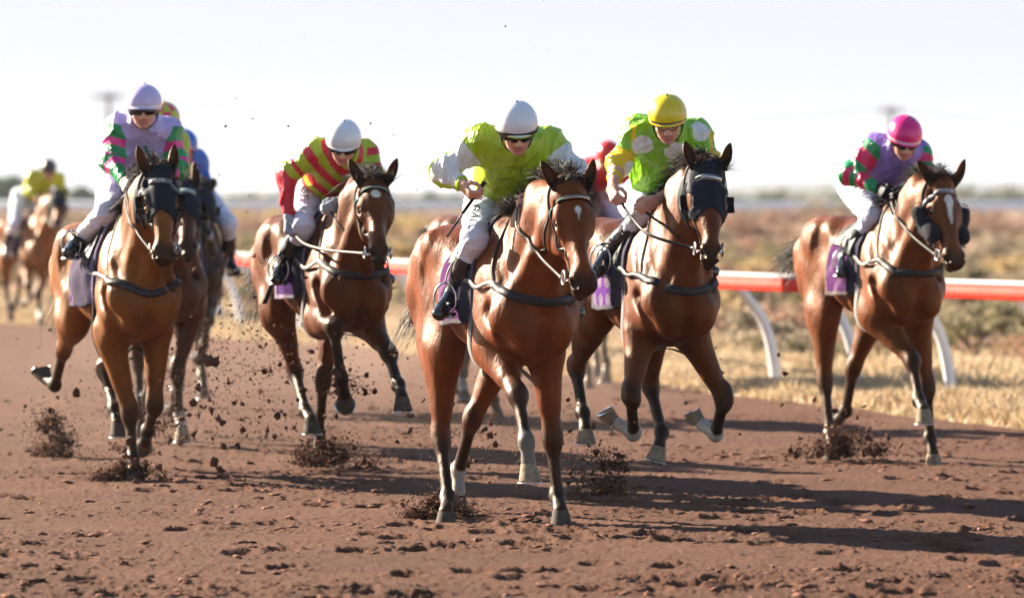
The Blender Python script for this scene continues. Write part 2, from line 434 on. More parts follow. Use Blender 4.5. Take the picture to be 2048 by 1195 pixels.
def prints(x, y):
    z = np.zeros_like(x)
    for a, b, r, t in PX:
        m = (np.abs(y - b) < .3); 
        if not m.any(): continue
        i0, i1 = np.where(m.any(1))[0][[0, -1]]; X, Y_ = x[i0:i1 + 1] - a, y[i0:i1 + 1] - b
        k = np.abs(X[0]) < .4
        if not k.any(): continue
        j0, j1 = np.where(np.abs(X).min(0) < .3)[0][[0, -1]]
        X, Y_ = X[:, j0:j1 + 1] + t * Y_[:, j0:j1 + 1], Y_[:, j0:j1 + 1]
        d = np.hypot(X, Y_ * .85) / r
        z[i0:i1 + 1, j0:j1 + 1] += (.35 + .9 * (abs(t) * 2.5)) * -.030 * 1.0 * np.exp(-d ** 4 * .8) + .016 * np.exp(-((d - 1.45) / .35) ** 2) * (Y_ > -.3 * r) * (.4 + vnoise(X * 60 + a * 9, Y_ * 60, 3))
    return z
ZZ = (dirt_h(XX, YY) + prints(XX, YY)) * np.clip((70 - YY) / 30, .3, 1)
fadeX = np.clip((1 - np.abs(U)) * 8, 0, 1)[None]; ZZ = ZZ * fadeX
keep = YY < edge(XX) + .15 * (vnoise(XX * 3, YY * 3, 9) - .5) * 3
i = np.arange(ny_ - 1)[:, None] * nx_; j = np.arange(nx_ - 1)[None]
q = np.stack([i + j, i + j + 1, i + nx_ + j + 1, i + nx_ + j], -1)
kk = keep[:-1, :-1] & keep[1:, :-1] & keep[:-1, 1:] & keep[1:, 1:]
q = q[kk]
big = np.array([(-60, -100), (60, -100), (20, -10), (12, 12), (9, 20), (5.5, 29), (3.71, 33.8), (1.63, 40.5), (-1.86, 53), (-3.46, 55.8), (-6.1, 61.3), (-12, 72.7), (-40, 110), (-60, 150.)])
V = np.stack([XX, YY, ZZ], -1).reshape(-1, 3)
nb_ = len(V); V = np.concatenate([V, np.concatenate([big, np.full((len(big), 1), -.035)], 1)])
tr = mesh_obj("racetrack", V, [q], M_TRACK); tag(tr, kind='structure')
base = mesh_obj("ground", np.concatenate([big, np.full((len(big), 1), -.035)], 1), np.arange(len(big))[None], M_TRACK); tag(base, kind='structure')
# dry verge beside the track
ex = np.linspace(-45, 14, 120); ey = edge(ex); wv = 12 + ey * .10
V = np.concatenate([np.stack([ex, ey - .5, np.full(120, -.031)], 1), np.stack([ex + wv * .55, ey + wv, np.full(120, -.031)], 1)])
j = np.arange(119); vg = mesh_obj("grass_verge", V, np.stack([j, j + 1, j + 121, j + 120], 1), M_STRAW); tag(vg, kind='structure')

def leaf_cloud(centres, radii, n, size, rs, cols, squash=.75):
    """n small leaf quads spread through clumps; denser towards each clump's skin"""
    k = rs.randint(0, len(centres), n); d = rs.randn(n, 3); d /= np.linalg.norm(d, axis=1)[:, None]
    r = rs.rand(n) ** .45; c = np.asarray(centres)[k] + d * (np.asarray(radii)[k] * r)[:, None] * A(1, 1, squash)
    a = rs.randn(n, 3); a /= np.linalg.norm(a, axis=1)[:, None]; b = np.cross(a, rs.randn(n, 3)); b /= np.linalg.norm(b, axis=1)[:, None]
    s = size * (.5 + rs.rand(n))[:, None]
    V = np.stack([c - a * s, c + b * s * .45, c + a * s, c - b * s * .45], 1).reshape(-1, 3)
    q = np.arange(n * 4).reshape(-1, 4)
    col = np.asarray(cols)[rs.randint(0, len(cols), n)] * (.75 + .5 * rs.rand(n, 1)) * (.8 + .4 * rs.rand(len(centres)))[k][:, None]
    return V, q, np.repeat(col, 4, 0)
# dry grass blades
nG = 120000
gx = RS.uniform(-10, 7.5, nG); gy = edge(gx) + np.abs(RS.randn(nG)) * 5.5 + RS.rand(nG) * 1.2 - .2
ok = (np.abs(gx) < .135 * gy + .6) & (fbm(gx * .8, gy * .8, 41) > .24); gx, gy = gx[ok], gy[ok]; n = len(gx)
hgt = (.07 + .27 * fbm(gx * .7, gy * .7, 55) ** 1.5 * (0.5 + RS.rand(n))) * np.clip((gy - edge(gx) + .5) / 1.5, .35, 1)
w_ = .010 + .012 * RS.rand(n); an = RS.rand(n) * 6.28; ln = RS.randn(n, 2) * .35 * hgt[:, None]
b0 = np.stack([gx, gy, np.full(n, -.03)], 1); sd = np.stack([np.cos(an), np.sin(an), 0 * an], 1) * w_[:, None]
tip = b0 + np.stack([ln[:, 0], ln[:, 1], hgt], 1); md = b0 + np.stack([ln[:, 0] * .35, ln[:, 1] * .35, hgt * .6], 1)
V = np.stack([b0 - sd, b0 + sd, md + sd * .7, tip, md - sd * .7], 1).reshape(-1, 3)
q = (np.arange(n)[:, None] * 5 + np.array([[0, 1, 2, 4]])); t = (np.arange(n)[:, None] * 5 + np.array([[4, 2, 3]]))
pal = np.array([(.66, .48, .29), (.60, .43, .26), (.70, .55, .37), (.54, .39, .23), (.50, .40, .22)])
go = mesh_obj("dry_grass", V, [q, t], M_GRASS, None, np.repeat(pal[RS.randint(0, 5, n)], 5, 0), False); tag(go, "pale dry grass growing along the track's far edge", kind='stuff')

# low scrub: individual shrubs beyond the near rail
def shrub_proto(seed, cols, wide):
    rs = np.random.RandomState(seed); k = 9
    c = np.stack([rs.randn(k) * .30 * wide, rs.randn(k) * .30 * wide, .22 + rs.rand(k) * .30], 1); r = .14 + .16 * rs.rand(k)
    v, q4, cc = leaf_cloud(c, r, 900, .045, rs, cols); mb = MB(); mb.add(v, q4, None, cc)
    for p in c: mb.tube(catmull([A(0, 0, -.05), p * A(.4, .4, .6), p], 3), np.linspace(.016, .006, 7), 5, (.10, .07, .05))
    return mb
SK = [("olive green saltbush with leafy rounded top in the scrub", [(.25, .21, .12), (.20, .175, .10), (.29, .24, .14)]),
      ("rust brown twiggy shrub growing in the red scrub", [(.30, .18, .125), (.26, .16, .115), (.35, .22, .15)]),
      ("grey green saltbush with pale dusty leaves in the scrub", [(.33, .27, .19), (.28, .23, .16), (.38, .31, .22)]),
      ("golden straw coloured grass tussock shrub in the scrub", [(.48, .34, .17), (.42, .30, .15), (.38, .29, .14)])]
protos = [shrub_proto(60 + i, s[1], 1.0 + .3 * (i % 2)).build("shrub", M_LEAF, None, False) for i, s in enumerate(SK)]
cnt = [0] * 4
rsb = np.random.RandomState(12); placed = 0
while placed < 285:
    px_, py_ = rsb.uniform(-120, 2170), HOR + 22 + 320 * rsb.rand() ** 1.35
    p = ground_at(px_, py_)
    if p[1] < edge(p[0] - 1.5) + 6.5: continue
    if p[1] > 330: continue
    kk_ = rsb.choice(4, p=(.30, .30, .28, .12) if py_ > 490 else (.28, .50, .17, .05)); sc_ = rsb.uniform(.6, 1.25) * (.55 + p[1] / 150)
    o = protos[kk_] if cnt[kk_] == 0 else link(protos[kk_].copy()); cnt[kk_] += 1
    o.location = (p[0], p[1], -.06); o.rotation_euler.z = rsb.rand() * 6; o.scale = (sc_ * 1.25, sc_ * 1.25, sc_ * rsb.uniform(.6, .9))
    tag(o, SK[kk_][0], 'shrub', ('olive saltbushes', 'rust brown shrubs', 'grey saltbushes', 'straw tussocks')[kk_]); placed += 1
# ground cover between them, and far scrub, as uncountable stuff
n = 17000; yy = HOR + 7 + 300 * RS.rand(n) ** 1.6; xx = np.where(RS.rand(n) < .55, RS.uniform(-250, 2300, n), RS.uniform(-2200, 4200, n)); pp = np.array([ground_at(a, b) for a, b in zip(xx, yy)])
ok = (pp[:, 1] > edge(pp[:, 0] - 1.5) + 4) & (pp[:, 1] < 1400); pp = pp[ok]; n = len(pp)
dens = fbm(pp[:, 0] * .09, pp[:, 1] * .03, 77); pp = pp[dens > .38]; n = len(pp)
rad = (.12 + .22 * RS.rand(n)) * (.6 + pp[:, 1] / 110)
v, q4, cc = leaf_cloud(pp + np.stack([0 * rad, 0 * rad, rad * .25 - .05], 1), rad, 150000, .05, RS, [(.31, .19, .135), (.26, .20, .13), (.40, .29, .20), (.32, .25, .19), (.33, .20, .15)], .55)
# grow the leaves with distance so that far clumps stay solid
cen = v.reshape(-1, 4, 3).mean(1, keepdims=True); v4 = v.reshape(-1, 4, 3); v = (cen + (v4 - cen) * np.clip(cen[:, :, 1:2] / 55, 1, 14)).reshape(-1, 3)
sc = mesh_obj("scrub_cover", v, q4, M_LEAF, None, cc, False); tag(sc, "red brown and olive low scrub covering the plain beyond the rails", kind='stuff')

# ---- the near running rail, white above red, on bent white posts
rp = catmull([(-5.0, 64.5, 0), (-3.7, 58, 0), (-.9, 49.6, 0), (1.94, 41.8, 0), (4.16, 37.0, 0), (6.6, 32.4, 0), (9.5, 27, 0), (13, 20.5, 0)], 14)
arc = np.concatenate([[0], np.cumsum(np.linalg.norm(np.diff(rp, axis=0), axis=1))])
RZ = .985
rail = link(bpy.data.objects.new("running_rail", None)); tag(rail, "near running rail with white top band above red band on bent white posts", 'rail'); rail.location = (0, 0, 0)
def rail_band(z0, z1, th, col, nm, wob=0):
    mb = MB(); T = np.gradient(rp, axis=0); T /= np.linalg.norm(T, axis=1)[:, None]; nn = np.stack([T[:, 1], -T[:, 0], 0 * T[:, 0]], 1)
    prof = [(-1, 0), (-1, .6), (-.6, .92), (0, 1), (.6, .92), (1, .6), (1, 0)] if nm == 'white_band' else [(-.85, 0), (-1, .12), (-1, 1), (1, 1), (1, .12), (.85, 0)]; V = []
    for a, b in prof: V.append(rp + nn * a * th + A(0, 0, 1) * (z0 + (z1 - z0) * b))
    m, n = len(rp), len(prof); V = np.stack(V, 1).reshape(-1, 3); i = np.arange(m - 1)[:, None] * n; j = np.arange(n)[None]; k = (j + 1) % n
    mb.add(V, np.stack([i + j, i + n + j, i + n + k, i + k], -1).reshape(-1, 4), None, col); mb.build(nm, M_RAIL, rail)
rail_band(RZ - .004, RZ + .040, .052, (.60, .56, .56), "white_band"); rail_band(RZ - .118, RZ - .006, .050, (.95, .035, .012), "red_band")
s0 = np.interp(1.97, rp[:, 0], arc); 
for k in range(-26, 12):
    a = s0 + k * 1.62
    if a < 1 or a > arc[-1] - .5: continue
    p = np.array([np.interp(a, arc, rp[:, c]) for c in range(3)]); e = .05; p2 = np.array([np.interp(a + e, arc, rp[:, c]) for c in range(3)]); t = nrm(p2 - p); o = A(-t[1], t[0], 0)
    mb = MB(); pts = catmull([p + A(0, 0, RZ - .07) + o * .02, p + o * .16 + A(0, 0, RZ - .20), p + o * .33 + A(0, 0, .55), p + o * .42 + A(0, 0, .22), p + o * .44 + A(0, 0, -.08)], 6)
    mb.tube(pts, np.linspace(.043, .050, len(pts)), 10, (1.1, 1.1, 1.12)); mb.build("post", M_RAIL, rail)
# ---- far running rail, all white
FY = 335.0
frl = link(bpy.data.objects.new("far_running_rail", None)); tag(frl, "distant white running rail crossing the plain below the horizon", 'rail'); frl.location = (0, 0, 0)
mb = MB(); mb.tube([(-70, FY + 6, 1.06), (-20, FY, 1.06), (30, FY - 2, 1.05), (75, FY + 3, 1.06)], .36, 8, (.95, .95, 1.0)); mb.build("top_rail", M_RAIL, frl)
for x in np.arange(-60, 62, 2.35):
    mb = MB(); mb.tube(catmull([A(x, FY, 1.0), A(x + .22, FY + .1, .6), A(x + .3, FY + .2, -.1)], 3), .075, 6, (.78, .78, .82)); mb.build("post", M_RAIL, frl)

# ---- power poles
def pole(px_, top, Y, label):
    p = P(px_, HOR, Y); hgt = P(px_, top, Y)[2]; o = link(bpy.data.objects.new("power_pole", None)); o.location = (p[0], Y, 0); tag(o, label, 'power pole')
    mb = MB(); mb.tube([(0, 0, -.2), (0, 0, hgt * .5), (0, 0, hgt)], [.30, .26, .22], 10, (.22, .20, .19)); mb.build("mast", M_WOOD, o)
    mb = MB(); mb.box((0, -.3, hgt - .5), np.eye(3), (1.1, .1, .12), (.22, .2, .19)); cr = mb.build("crossarm", M_WOOD, o, False)
    for x in (-1.0, -.4, .4, 1.0):
        mb = MB(); mb.tube([(x, -.3, hgt - .38), (x, -.3, hgt - .1)], .09, 8, (.35, .35, .36)); mb.build("insulator", M_RAIL, cr)
    return A(p[0], Y, hgt)
pa = pole(217, 184, 400, "wooden power pole with crossarm behind the lilac capped jockey"); pb = pole(1781, 212, 430, "wooden power pole with crossarm behind the pink capped jockey")
mb = MB()
for dx in (-1.0, 1.0):
    for a, b in ((pa + A(dx, 0, -.2), A(-75, 405, pa[2] - .4)), (pa + A(dx, 0, -.2), pb + A(dx, 0, -.2)), (pb + A(dx, 0, -.2), A(95, 470, pb[2]))):
        t = np.linspace(0, 1, 16)[:, None]; mb.tube(a + (b - a) * t - A(0, 0, 1) * 2.2 * 4 * t * (1 - t), .012, 4, (.25, .25, .27))
tag(mb.build("power_lines", M_METAL), "thin power lines strung between the distant poles", 'power lines')

# ---- trees on the horizon
def tree(px_, top, wpx, Y, seed, label, cols):
    rs = np.random.RandomState(seed); p = P(px_, HOR, Y); hgt = P(px_, top, Y)[2]; W_ = wpx / FPX * Y / 2
    o = link(bpy.data.objects.new("tree", None)); o.location = (p[0], Y, -.06); tag(o, label, 'tree', 'trees along the horizon')
    k = 16; a = rs.rand(k) * 6.28; rr = W_ * .75 * np.sqrt(rs.rand(k)); c = np.stack([rr * np.cos(a), rr * np.sin(a) * .8, hgt * (.42 + .36 * rs.rand(k)) - hgt * .18 * (rr / W_)], 1); r = np.minimum(W_ * (.28 + .18 * rs.rand(k)), hgt * .3)
    v, q4, cc = leaf_cloud(c, r, 2600, .035 * (W_ + hgt), rs, cols, .8); mesh_obj("crown", v, q4, M_LEAF, o, cc, False)
    mb = MB(); mb.tube(catmull([A(0, 0, -.1), A(.1, 0, hgt * .25), A(-.1, .1, hgt * .5)], 4), np.linspace(.35, .18, 9), 8, (.12, .09, .07))
    for q_ in c[:6]: mb.tube(catmull([A(0, 0, hgt * .22), q_ * A(.4, .4, .7), q_], 3), np.linspace(.16, .05, 7), 6, (.12, .09, .07))
    mb.build("trunk", M_BARK, o)
gr1, gr2 = [(.075, .10, .035), (.06, .08, .03), (.10, .12, .05)], [(.13, .15, .045), (.11, .12, .05), (.16, .17, .06)]
for a in [(18, 338, 120, 430, 1, "broad dark green tree behind the yellow jacketed jockey at the left edge", gr1), (168, 360, 80, 440, 2, "round dark green tree between the far left jockey and the lilac capped jockey", gr1),
          (862, 372, 70, 470, 3, "small olive tree on the horizon left of the bare handed front jockey", gr2), (905, 376, 60, 480, 4, "small yellow green tree behind the front jockey's raised whip hand", gr2), (760, 380, 90, 520, 5, "low olive tree on the horizon above the white starred horse with red and lime rider", gr2),
          (500, 382, 120, 560, 6, "low wide olive tree right of the blue capped jockey", gr2), (1530, 376, 90, 470, 7, "pale olive tree on the horizon between the yellow capped and pink capped jockeys", gr2), (1700, 376, 70, 480, 8, "yellow green tree on the horizon behind the pink capped jockey's legs", gr2),
          (2000, 383, 110, 520, 9, "low dark tree on the horizon at the right edge", gr1), (1480, 384, 60, 540, 10, "tiny dark tree on the horizon right of the black hooded horse", gr1), (620, 386, 80, 600, 11, "tiny olive tree on the horizon above the red and lime jockey's elbow", gr2)]: tree(*a)
# far-off tree line and hills
n = 240; xs = np.linspace(-170, 170, n) + RS.randn(n); ys = 640 + RS.rand(n) * 120; rr = .7 + 1.6 * fbm(xs * .06, 0 * xs, 5) ** 2 * 2 * (.5 + RS.rand(n))
v, q4, cc = leaf_cloud(np.stack([xs, ys, rr * .5], 1), rr * 1.5, 14000, .8, RS, [(.09, .09, .05), (.12, .10, .06), (.08, .10, .045)], .7)
tag(mesh_obj("far_tree_line", v, q4, M_LEAF, None, cc, False), "dark far-off line of bushes and trees along the horizon", kind='stuff')
hx = np.linspace(-420, 420, 160); prof = .55 * (3 + 4 * fbm(hx * .012 + 4, 0 * hx, 8) + np.where(hx > 40, 1, 0) * np.clip((hx - 40) / 60, 0, 1) * (5 + 4 * fbm(hx * .03, 0 * hx, 3)) + .5 * fbm(hx * .2, 0 * hx, 2))
V = np.concatenate([np.stack([hx, np.full(160, 1650.), np.full(160, -1.)], 1), np.stack([hx, np.full(160, 1800.), prof + 1], 1), np.stack([hx, np.full(160, 2000.), np.full(160, -1.)], 1)]); j = np.arange(159)
hl_ = mesh_obj("hills", V, np.concatenate([np.stack([j, j + 1, j + 161, j + 160], 1), np.stack([j + 160, j + 161, j + 321, j + 320], 1)]), M_HILL); tag(hl_, kind='structure')

# air: dust and haze over the plain
mh = bpy.data.materials.new("haze_air"); mh.use_nodes = True; hn, hl2 = mh.node_tree.nodes, mh.node_tree.links
hn.remove(hn["Principled BSDF"]); pv = hn.new("ShaderNodeVolumePrincipled"); pv.inputs["Color"].default_value = (.80, .88, 1, 1); pv.inputs["Density"].default_value = .00012; pv.inputs["Anisotropy"].default_value = .2
hl2.new(pv.outputs[0], hn["Material Output"].inputs["Volume"])
x0, x1, y0, y1, z0, z1 = -1500, 1500, -90, 2600, -1.2, 24
hz = mesh_obj("haze", [(x, y, z) for x in (x0, x1) for y in (y0, y1) for z in (z0, z1)], np.array([[0, 1, 3, 2], [4, 6, 7, 5], [0, 4, 5, 1], [2, 3, 7, 6], [0, 2, 6, 4], [1, 5, 7, 3]]), mh, None, None, False); tag(hz, kind='stuff')

# low dust kicked up behind the runners
md_ = bpy.data.materials.new("dust_air"); md_.use_nodes = True; dn, dl = md_.node_tree.nodes, md_.node_tree.links
dn.remove(dn["Principled BSDF"]); pv = dn.new("ShaderNodeVolumePrincipled"); pv.inputs["Color"].default_value = (.80, .62, .50, 1); pv.inputs["Anisotropy"].default_value = .25
tc = dn.new("ShaderNodeTexCoord"); nz = dn.new("ShaderNodeTexNoise"); nz.inputs["Scale"].default_value = .55; nz.inputs["Detail"].default_value = 3; dl.new(tc.outputs["Object"], nz.inputs["Vector"])
r1 = dn.new("ShaderNodeMapRange"); dl.new(nz.outputs[0], r1.inputs[0]); r1.inputs[1].default_value, r1.inputs[2].default_value, r1.inputs[3].default_value, r1.inputs[4].default_value = .42, .72, 0, .034
ln_ = dn.new("ShaderNodeVectorMath"); ln_.operation = 'LENGTH'; mp = dn.new("ShaderNodeMapping"); mp.inputs["Scale"].default_value = (1 / 4.6, 1 / 15, 1 / 1.15); dl.new(tc.outputs["Object"], mp.inputs[0]); dl.new(mp.outputs[0], ln_.inputs[0])
r2 = dn.new("ShaderNodeMapRange"); dl.new(ln_.outputs["Value"], r2.inputs[0]); r2.inputs[1].default_value, r2.inputs[2].default_value, r2.inputs[3].default_value, r2.inputs[4].default_value = .15, .98, 1, 0
mm = dn.new("ShaderNodeMath"); mm.operation = 'MULTIPLY'; dl.new(r1.outputs[0], mm.inputs[0]); dl.new(r2.outputs[0], mm.inputs[1]); dl.new(mm.outputs[0], pv.inputs["Density"]); dl.new(pv.outputs[0], dn["Material Output"].inputs["Volume"])
bx = [(x, y, z) for x in (-4.7, 4.7) for y in (-15.2, 15.2) for z in (-.2, 1.2)]
du = mesh_obj("dust", bx, np.array([[0, 1, 3, 2], [4, 6, 7, 5], [0, 4, 5, 1], [2, 3, 7, 6], [0, 2, 6, 4], [1, 5, 7, 3]]), md_, None, None, False); du.location = (-1.6, 41, .05); tag(du, "thin brown dust hanging low over the track behind the front runners", kind='stuff')
# ------------------------------------------------------------------ horses
def uv_sphere(c, r, axes=None, n=14, m=9):
    th = np.linspace(0, math.pi, m); ph = np.arange(n) * 2 * math.pi / n
    X = np.stack([np.outer(np.sin(th), np.cos(ph)), np.outer(np.sin(th), np.sin(ph)), np.outer(np.cos(th), np.ones(n))], -1).reshape(-1, 3) * np.asarray(r)
    if axes is not None: X = X @ np.array(axes)
    i = np.arange(m - 1)[:, None] * n; j = np.arange(n)[None]; k = (j + 1) % n
    q = np.stack([i + j, i + n + j, i + n + k, i + k], -1).reshape(-1, 4)
    return X + np.asarray(c), q

class Frame:
    """a horse's own frame: x forward, y to its left, z up, origin on the ground below the elbows"""
    def __init__(s, O, yaw):
        s.O = np.array([O[0], O[1], 0.0]); s.yaw = yaw
        s.f = A(math.sin(yaw), -math.cos(yaw), 0); s.l = A(math.cos(yaw), math.sin(yaw), 0)
        s.R = np.stack([s.f, s.l, A(0, 0, 1)], 1)
    def W(s, p): return s.O + s.R @ np.asarray(p, float)
    def L(s, w): return s.R.T @ (np.asarray(w, float) - s.O)
    def place(s, o):
        o.location = s.O; o.rotation_euler = (0, 0, s.yaw - math.pi / 2)
    def px(s, x, y, xl):
        """local point seen at photo pixel (x, y) lying in the plane local-x = xl"""
        d = ray(x, y); t = (xl - (C0 - s.O) @ s.f) / (d @ s.f)
        return s.L(C0 + d * t)
def reach(fr, p, pix, Lm, sgn):
    """end of a bone of length Lm from local p, seen at pixel pix, on the near (-1) or far (+1) side"""
    w = fr.W(p); d = ray(*pix); b = d @ (w - C0); c = (w - C0) @ (w - C0) - Lm * Lm; D = b * b - c
    t = b if D <= 0 else b + sgn * math.sqrt(D)
    q = C0 + d * t
    if D <= 0: q = w + nrm(q - w) * min(float(np.linalg.norm(q - w)), Lm * 1.1)
    return fr.L(q)

def leg_prims(S, kind, J, side, white=0.0, sock=0.0):
    """J: joints from the body down to the coronet; returns prims with dark/white tags"""
    pr = []; lat = A(0, 1, 0)
    def front(a, b): return nrm(np.cross(nrm(b - a), lat))
    def add(p, k, dk=(0, 0), wh=(0, 0)):
        p.tag, p.wh = dk, wh; pr.append((p, k, 'u'))
    if kind == 'fore':
        E, K, Fk, Cn = J; f1, f2, f3 = front(E, K), front(K, Fk), front(Fk, Cn)
        ax = K - E
        add(Seg(E - ax * .08, K, .100 * S, .043 * S, lat, (.8, .95)), .05, (0, .7))
        add(Seg(E + ax * .08 + f1 * .028 * S + lat * side * .012, E + ax * .62 + f1 * .012 * S, .066 * S, .034 * S), .05, (0, .3))
        add(Seg(E + ax * .0 - f1 * .03 * S, E + ax * .6 - f1 * .018 * S, .07 * S, .03 * S), .05, (0, .3))
        add(Ell(K + f1 * .006 * S, (.044 * S, .047 * S, .080 * S), (f1, lat, nrm(ax))), .05, (.8, .8))
        add(Ell(K - f1 * .03 * S, (.022 * S, .026 * S, .035 * S), (f1, lat, nrm(ax))), .03, (.85, .85))
    else:
        St, H, Fk, Cn = J; f1, f2, f3 = front(St, H), front(H, Fk), front(Fk, Cn)
        ax = H - St
        add(Seg(St, H, .118 * S, .045 * S, lat, (.72, .8)), .06, (0, .55))
        add(Seg(St - f1 * .05 * S, St + ax * .62 - f1 * .03 * S, .085 * S, .04 * S, lat, (.7, .8)), .06, (0, .25))
        add(Seg(St + ax * .45 - f1 * .045 * S, H - f1 * .045 * S, .026 * S, .020 * S), .035, (.1, .6))      # achilles tendon
        add(Ell(H, (.049 * S, .042 * S, .090 * S), (f2, lat, nrm(Fk - H))), .05, (.7, .7))
        add(Ell(H - f1 * .045 * S - nrm(ax) * .012, (.026 * S, .026 * S, .034 * S), (f1, lat, nrm(ax))), .03, (.75, .75))
        K = H
    cx = Fk - K
    wf = lambda t: max(0, min(1, (sock - (1 - t)) * 4)) if sock else 0
    add(Seg(K, Fk, .036 * S, .031 * S, lat, (.9, .9)), .03, (.9, 1), (0, 1.0 if sock else 0))
    add(Seg(K - f2 * .022 * S + cx * .08, Fk - f2 * .026 * S, .021 * S, .020 * S), .022, (.9, 1), (0, 1.0 if sock else 0))
    add(Ell(Fk - f2 * .006 * S, (.046 * S, .041 * S, .052 * S), (f2, lat, nrm(cx))), .025, (1, 1), (white, white))
    add(Ell(Fk - f2 * .034 * S, (.020 * S, .028 * S, .024 * S), (f2, lat, nrm(cx))), .02, (1, 1), (white, white))
    add(Seg(Fk, Cn, .031 * S, .038 * S, lat, (.95, 1)), .025, (1, .9), (white, white))
    return pr

def hoof(fr, Fk, Cn, flat, pale, S, parent, mat_shoe, small=False):
    p = nrm(Cn - Fk); lat = A(0, 1, 0); fwd = nrm(np.cross(p, lat))
    if flat: down = A(0, 0, -1)
    else: down = nrm(p * math.cos(.66) - fwd * math.sin(.66))
    toe = p - down * (p @ down)
    toe = nrm(toe) if np.linalg.norm(toe) > .15 else nrm(fwd - down * (fwd @ down))
    sd = np.cross(down, toe); n = 22; th = np.arange(n) * 2 * math.pi / n
    V = []; hh = .084 * S; S = S * (1.04 if not small else .86)
    for k, (h, rx, ry, off) in enumerate([(-.016, .026, .025, -.006), (-.008, .036, .035, -.003), (.004, .041, .040, .001), (.3 * hh, .0465, .0445, .009), (.62 * hh, .053, .0505, .018), (.9 * hh, .060, .0565, .026), (hh, .0605, .057, .0275), (hh + .001, .05, .047, .024), (hh - .012, .02, .02, .01)]):
        heel = np.where(np.cos(th) < 0, .82, 1.0)
        V.append(Cn + down * h + (toe * off) + S * rx * (np.cos(th) * heel)[:, None] * toe + S * ry * np.sin(th)[:, None] * sd)
    m = len(V); V = np.concatenate(V)
    i = np.arange(m - 1)[:, None] * n; j = np.arange(n)[None]; k = (j + 1) % n
    q = np.stack([i + j, i + k, i + n + k, i + n + j], -1).reshape(-1, 4)
    base = np.array((.27, .205, .13) if pale else (.075, .058, .046))
    o = mesh_obj("hoof", V, q, M_HOOF, parent, np.tile(base, (len(V), 1)))
    b = MB(); t2 = np.linspace(-2.35, 2.35, 22)
    ring = Cn + down * (hh + .004) + toe * .024 + S * .057 * np.cos(t2)[:, None] * toe * np.where(np.cos(t2) < 0, .82, 1)[:, None] + S * .053 * np.sin(t2)[:, None] * sd
    b.ribbon(ring, np.tile(down, (len(ring), 1)), .02 * S, .006, (.55, .55, .56))
    b.build("horseshoe", mat_shoe, o)
    return Cn + down * (hh + .008)

def strands(pts, nor_dirs, length, r, rs, wave=.15, droop=0, seg=5, col=BLACK, spread=.35, colvar=.4):
    """hair as many tapered strands; pts roots, nor_dirs growth directions"""
    mb_v, mb_q, cc = [], [], []
    N_ = len(pts); n = 3
    kc = max(4, N_ // 14); cl = rs.randint(0, kc, N_); d = np.asarray(nor_dirs, float) + (rs.randn(kc, 3) * spread)[cl] + rs.randn(N_, 3) * spread * .22; d /= np.linalg.norm(d, axis=1)[:, None]
    L_ = length * (0.55 + .75 * rs.rand(N_)) if np.ndim(length) == 0 else length * (0.7 + .5 * rs.rand(N_))
    side = rs.randn(N_, 3); side -= d * (side * d).sum(1)[:, None]; side /= np.linalg.norm(side, axis=1)[:, None]
    b2 = np.cross(d, side); ph = rs.rand(N_) * 6
    rings = []
    for i in range(seg + 1):
        t = i / seg
        c = pts + d * (L_ * t)[:, None] + side * (wave * L_ * t * np.sin(ph + 4 * t))[:, None] + A(0, 0, -1) * (droop * L_ * t * t)[:, None]
        rr = r * (1 - t) ** .7 + .0004
        for k in range(n):
            a = 2 * math.pi * k / n
            rings.append(c + rr * (math.cos(a) * side + math.sin(a) * b2))
    V = np.stack(rings, 1)                           # N, (seg+1)*3, 3
    nv = (seg + 1) * n
    q = [[i * n + k, i * n + (k + 1) % n, (i + 1) * n + (k + 1) % n, (i + 1) * n + k] for i in range(seg) for k in range(n)]
    Q = (np.arange(N_)[:, None, None] * nv + np.array(q)[None]).reshape(-1, 4)
    col = np.asarray(col, float) * (1 + colvar * rs.randn(N_, 1)); col = np.clip(col, .003, 1)
    return V.reshape(-1, 3), Q, np.repeat(col, nv, 0)

def ear(base, tip, opn, w, col, parent):
    ax = tip - base; Ln = np.linalg.norm(ax); a = nrm(ax); o = nrm(opn - a * (opn @ a)); sd = np.cross(a, o)
    nu, nt = 13, 14; U = np.linspace(-1, 1, nu)
    outer, inner = [], []
    for t in np.linspace(-.12, 1, nt):
        tt = max(t, 0)
        wd = w * (0.62 + .65 * tt) * max(1 - tt ** 2.6, .02) ** .8 * (1.15 if t < .1 else 1.0)
        ang = U * (2.35 - 1.05 * tt)
        R_ = wd * .62
        c = base + a * (Ln * t) + o * (.018 * math.sin(tt * 2.6) - .035 * tt * tt)
        for lst, r_ in ((outer, R_ + .0035), (inner, max(R_ - .0035, .001))):
            lst.append(c + sd * (r_ * np.sin(ang))[:, None] - o * (r_ * (np.cos(ang)))[:, None])
    O_, I_ = np.concatenate(outer), np.concatenate(inner)
    i = np.arange(nt - 1)[:, None] * nu; j = np.arange(nu - 1)[None]
    q1 = np.stack([i + j, i + j + 1, i + nu + j + 1, i + nu + j], -1).reshape(-1, 4)
    q2 = q1[:, ::-1] + len(O_)
    e = []
    for jj in (0, nu - 1):
        for ii in range(nt - 1): e.append([ii * nu + jj, (ii + 1) * nu + jj, (ii + 1) * nu + jj + len(O_), ii * nu + jj + len(O_)])
    cols = np.concatenate([np.tile(col, (len(O_), 1)), np.tile(np.array(col) * .55 + np.array((.02, .012, .01)), (len(I_), 1))])
    tipness = np.tile(np.repeat(np.clip((np.linspace(-.12, 1, nt) - .8) * 4, 0, 1), nu), 2)[:, None]
    cols = cols * (1 - tipness * .85)
    return mesh_obj("ear", np.concatenate([O_, I_]), [q1, q2, np.array(e)], M_COAT, parent, cols)

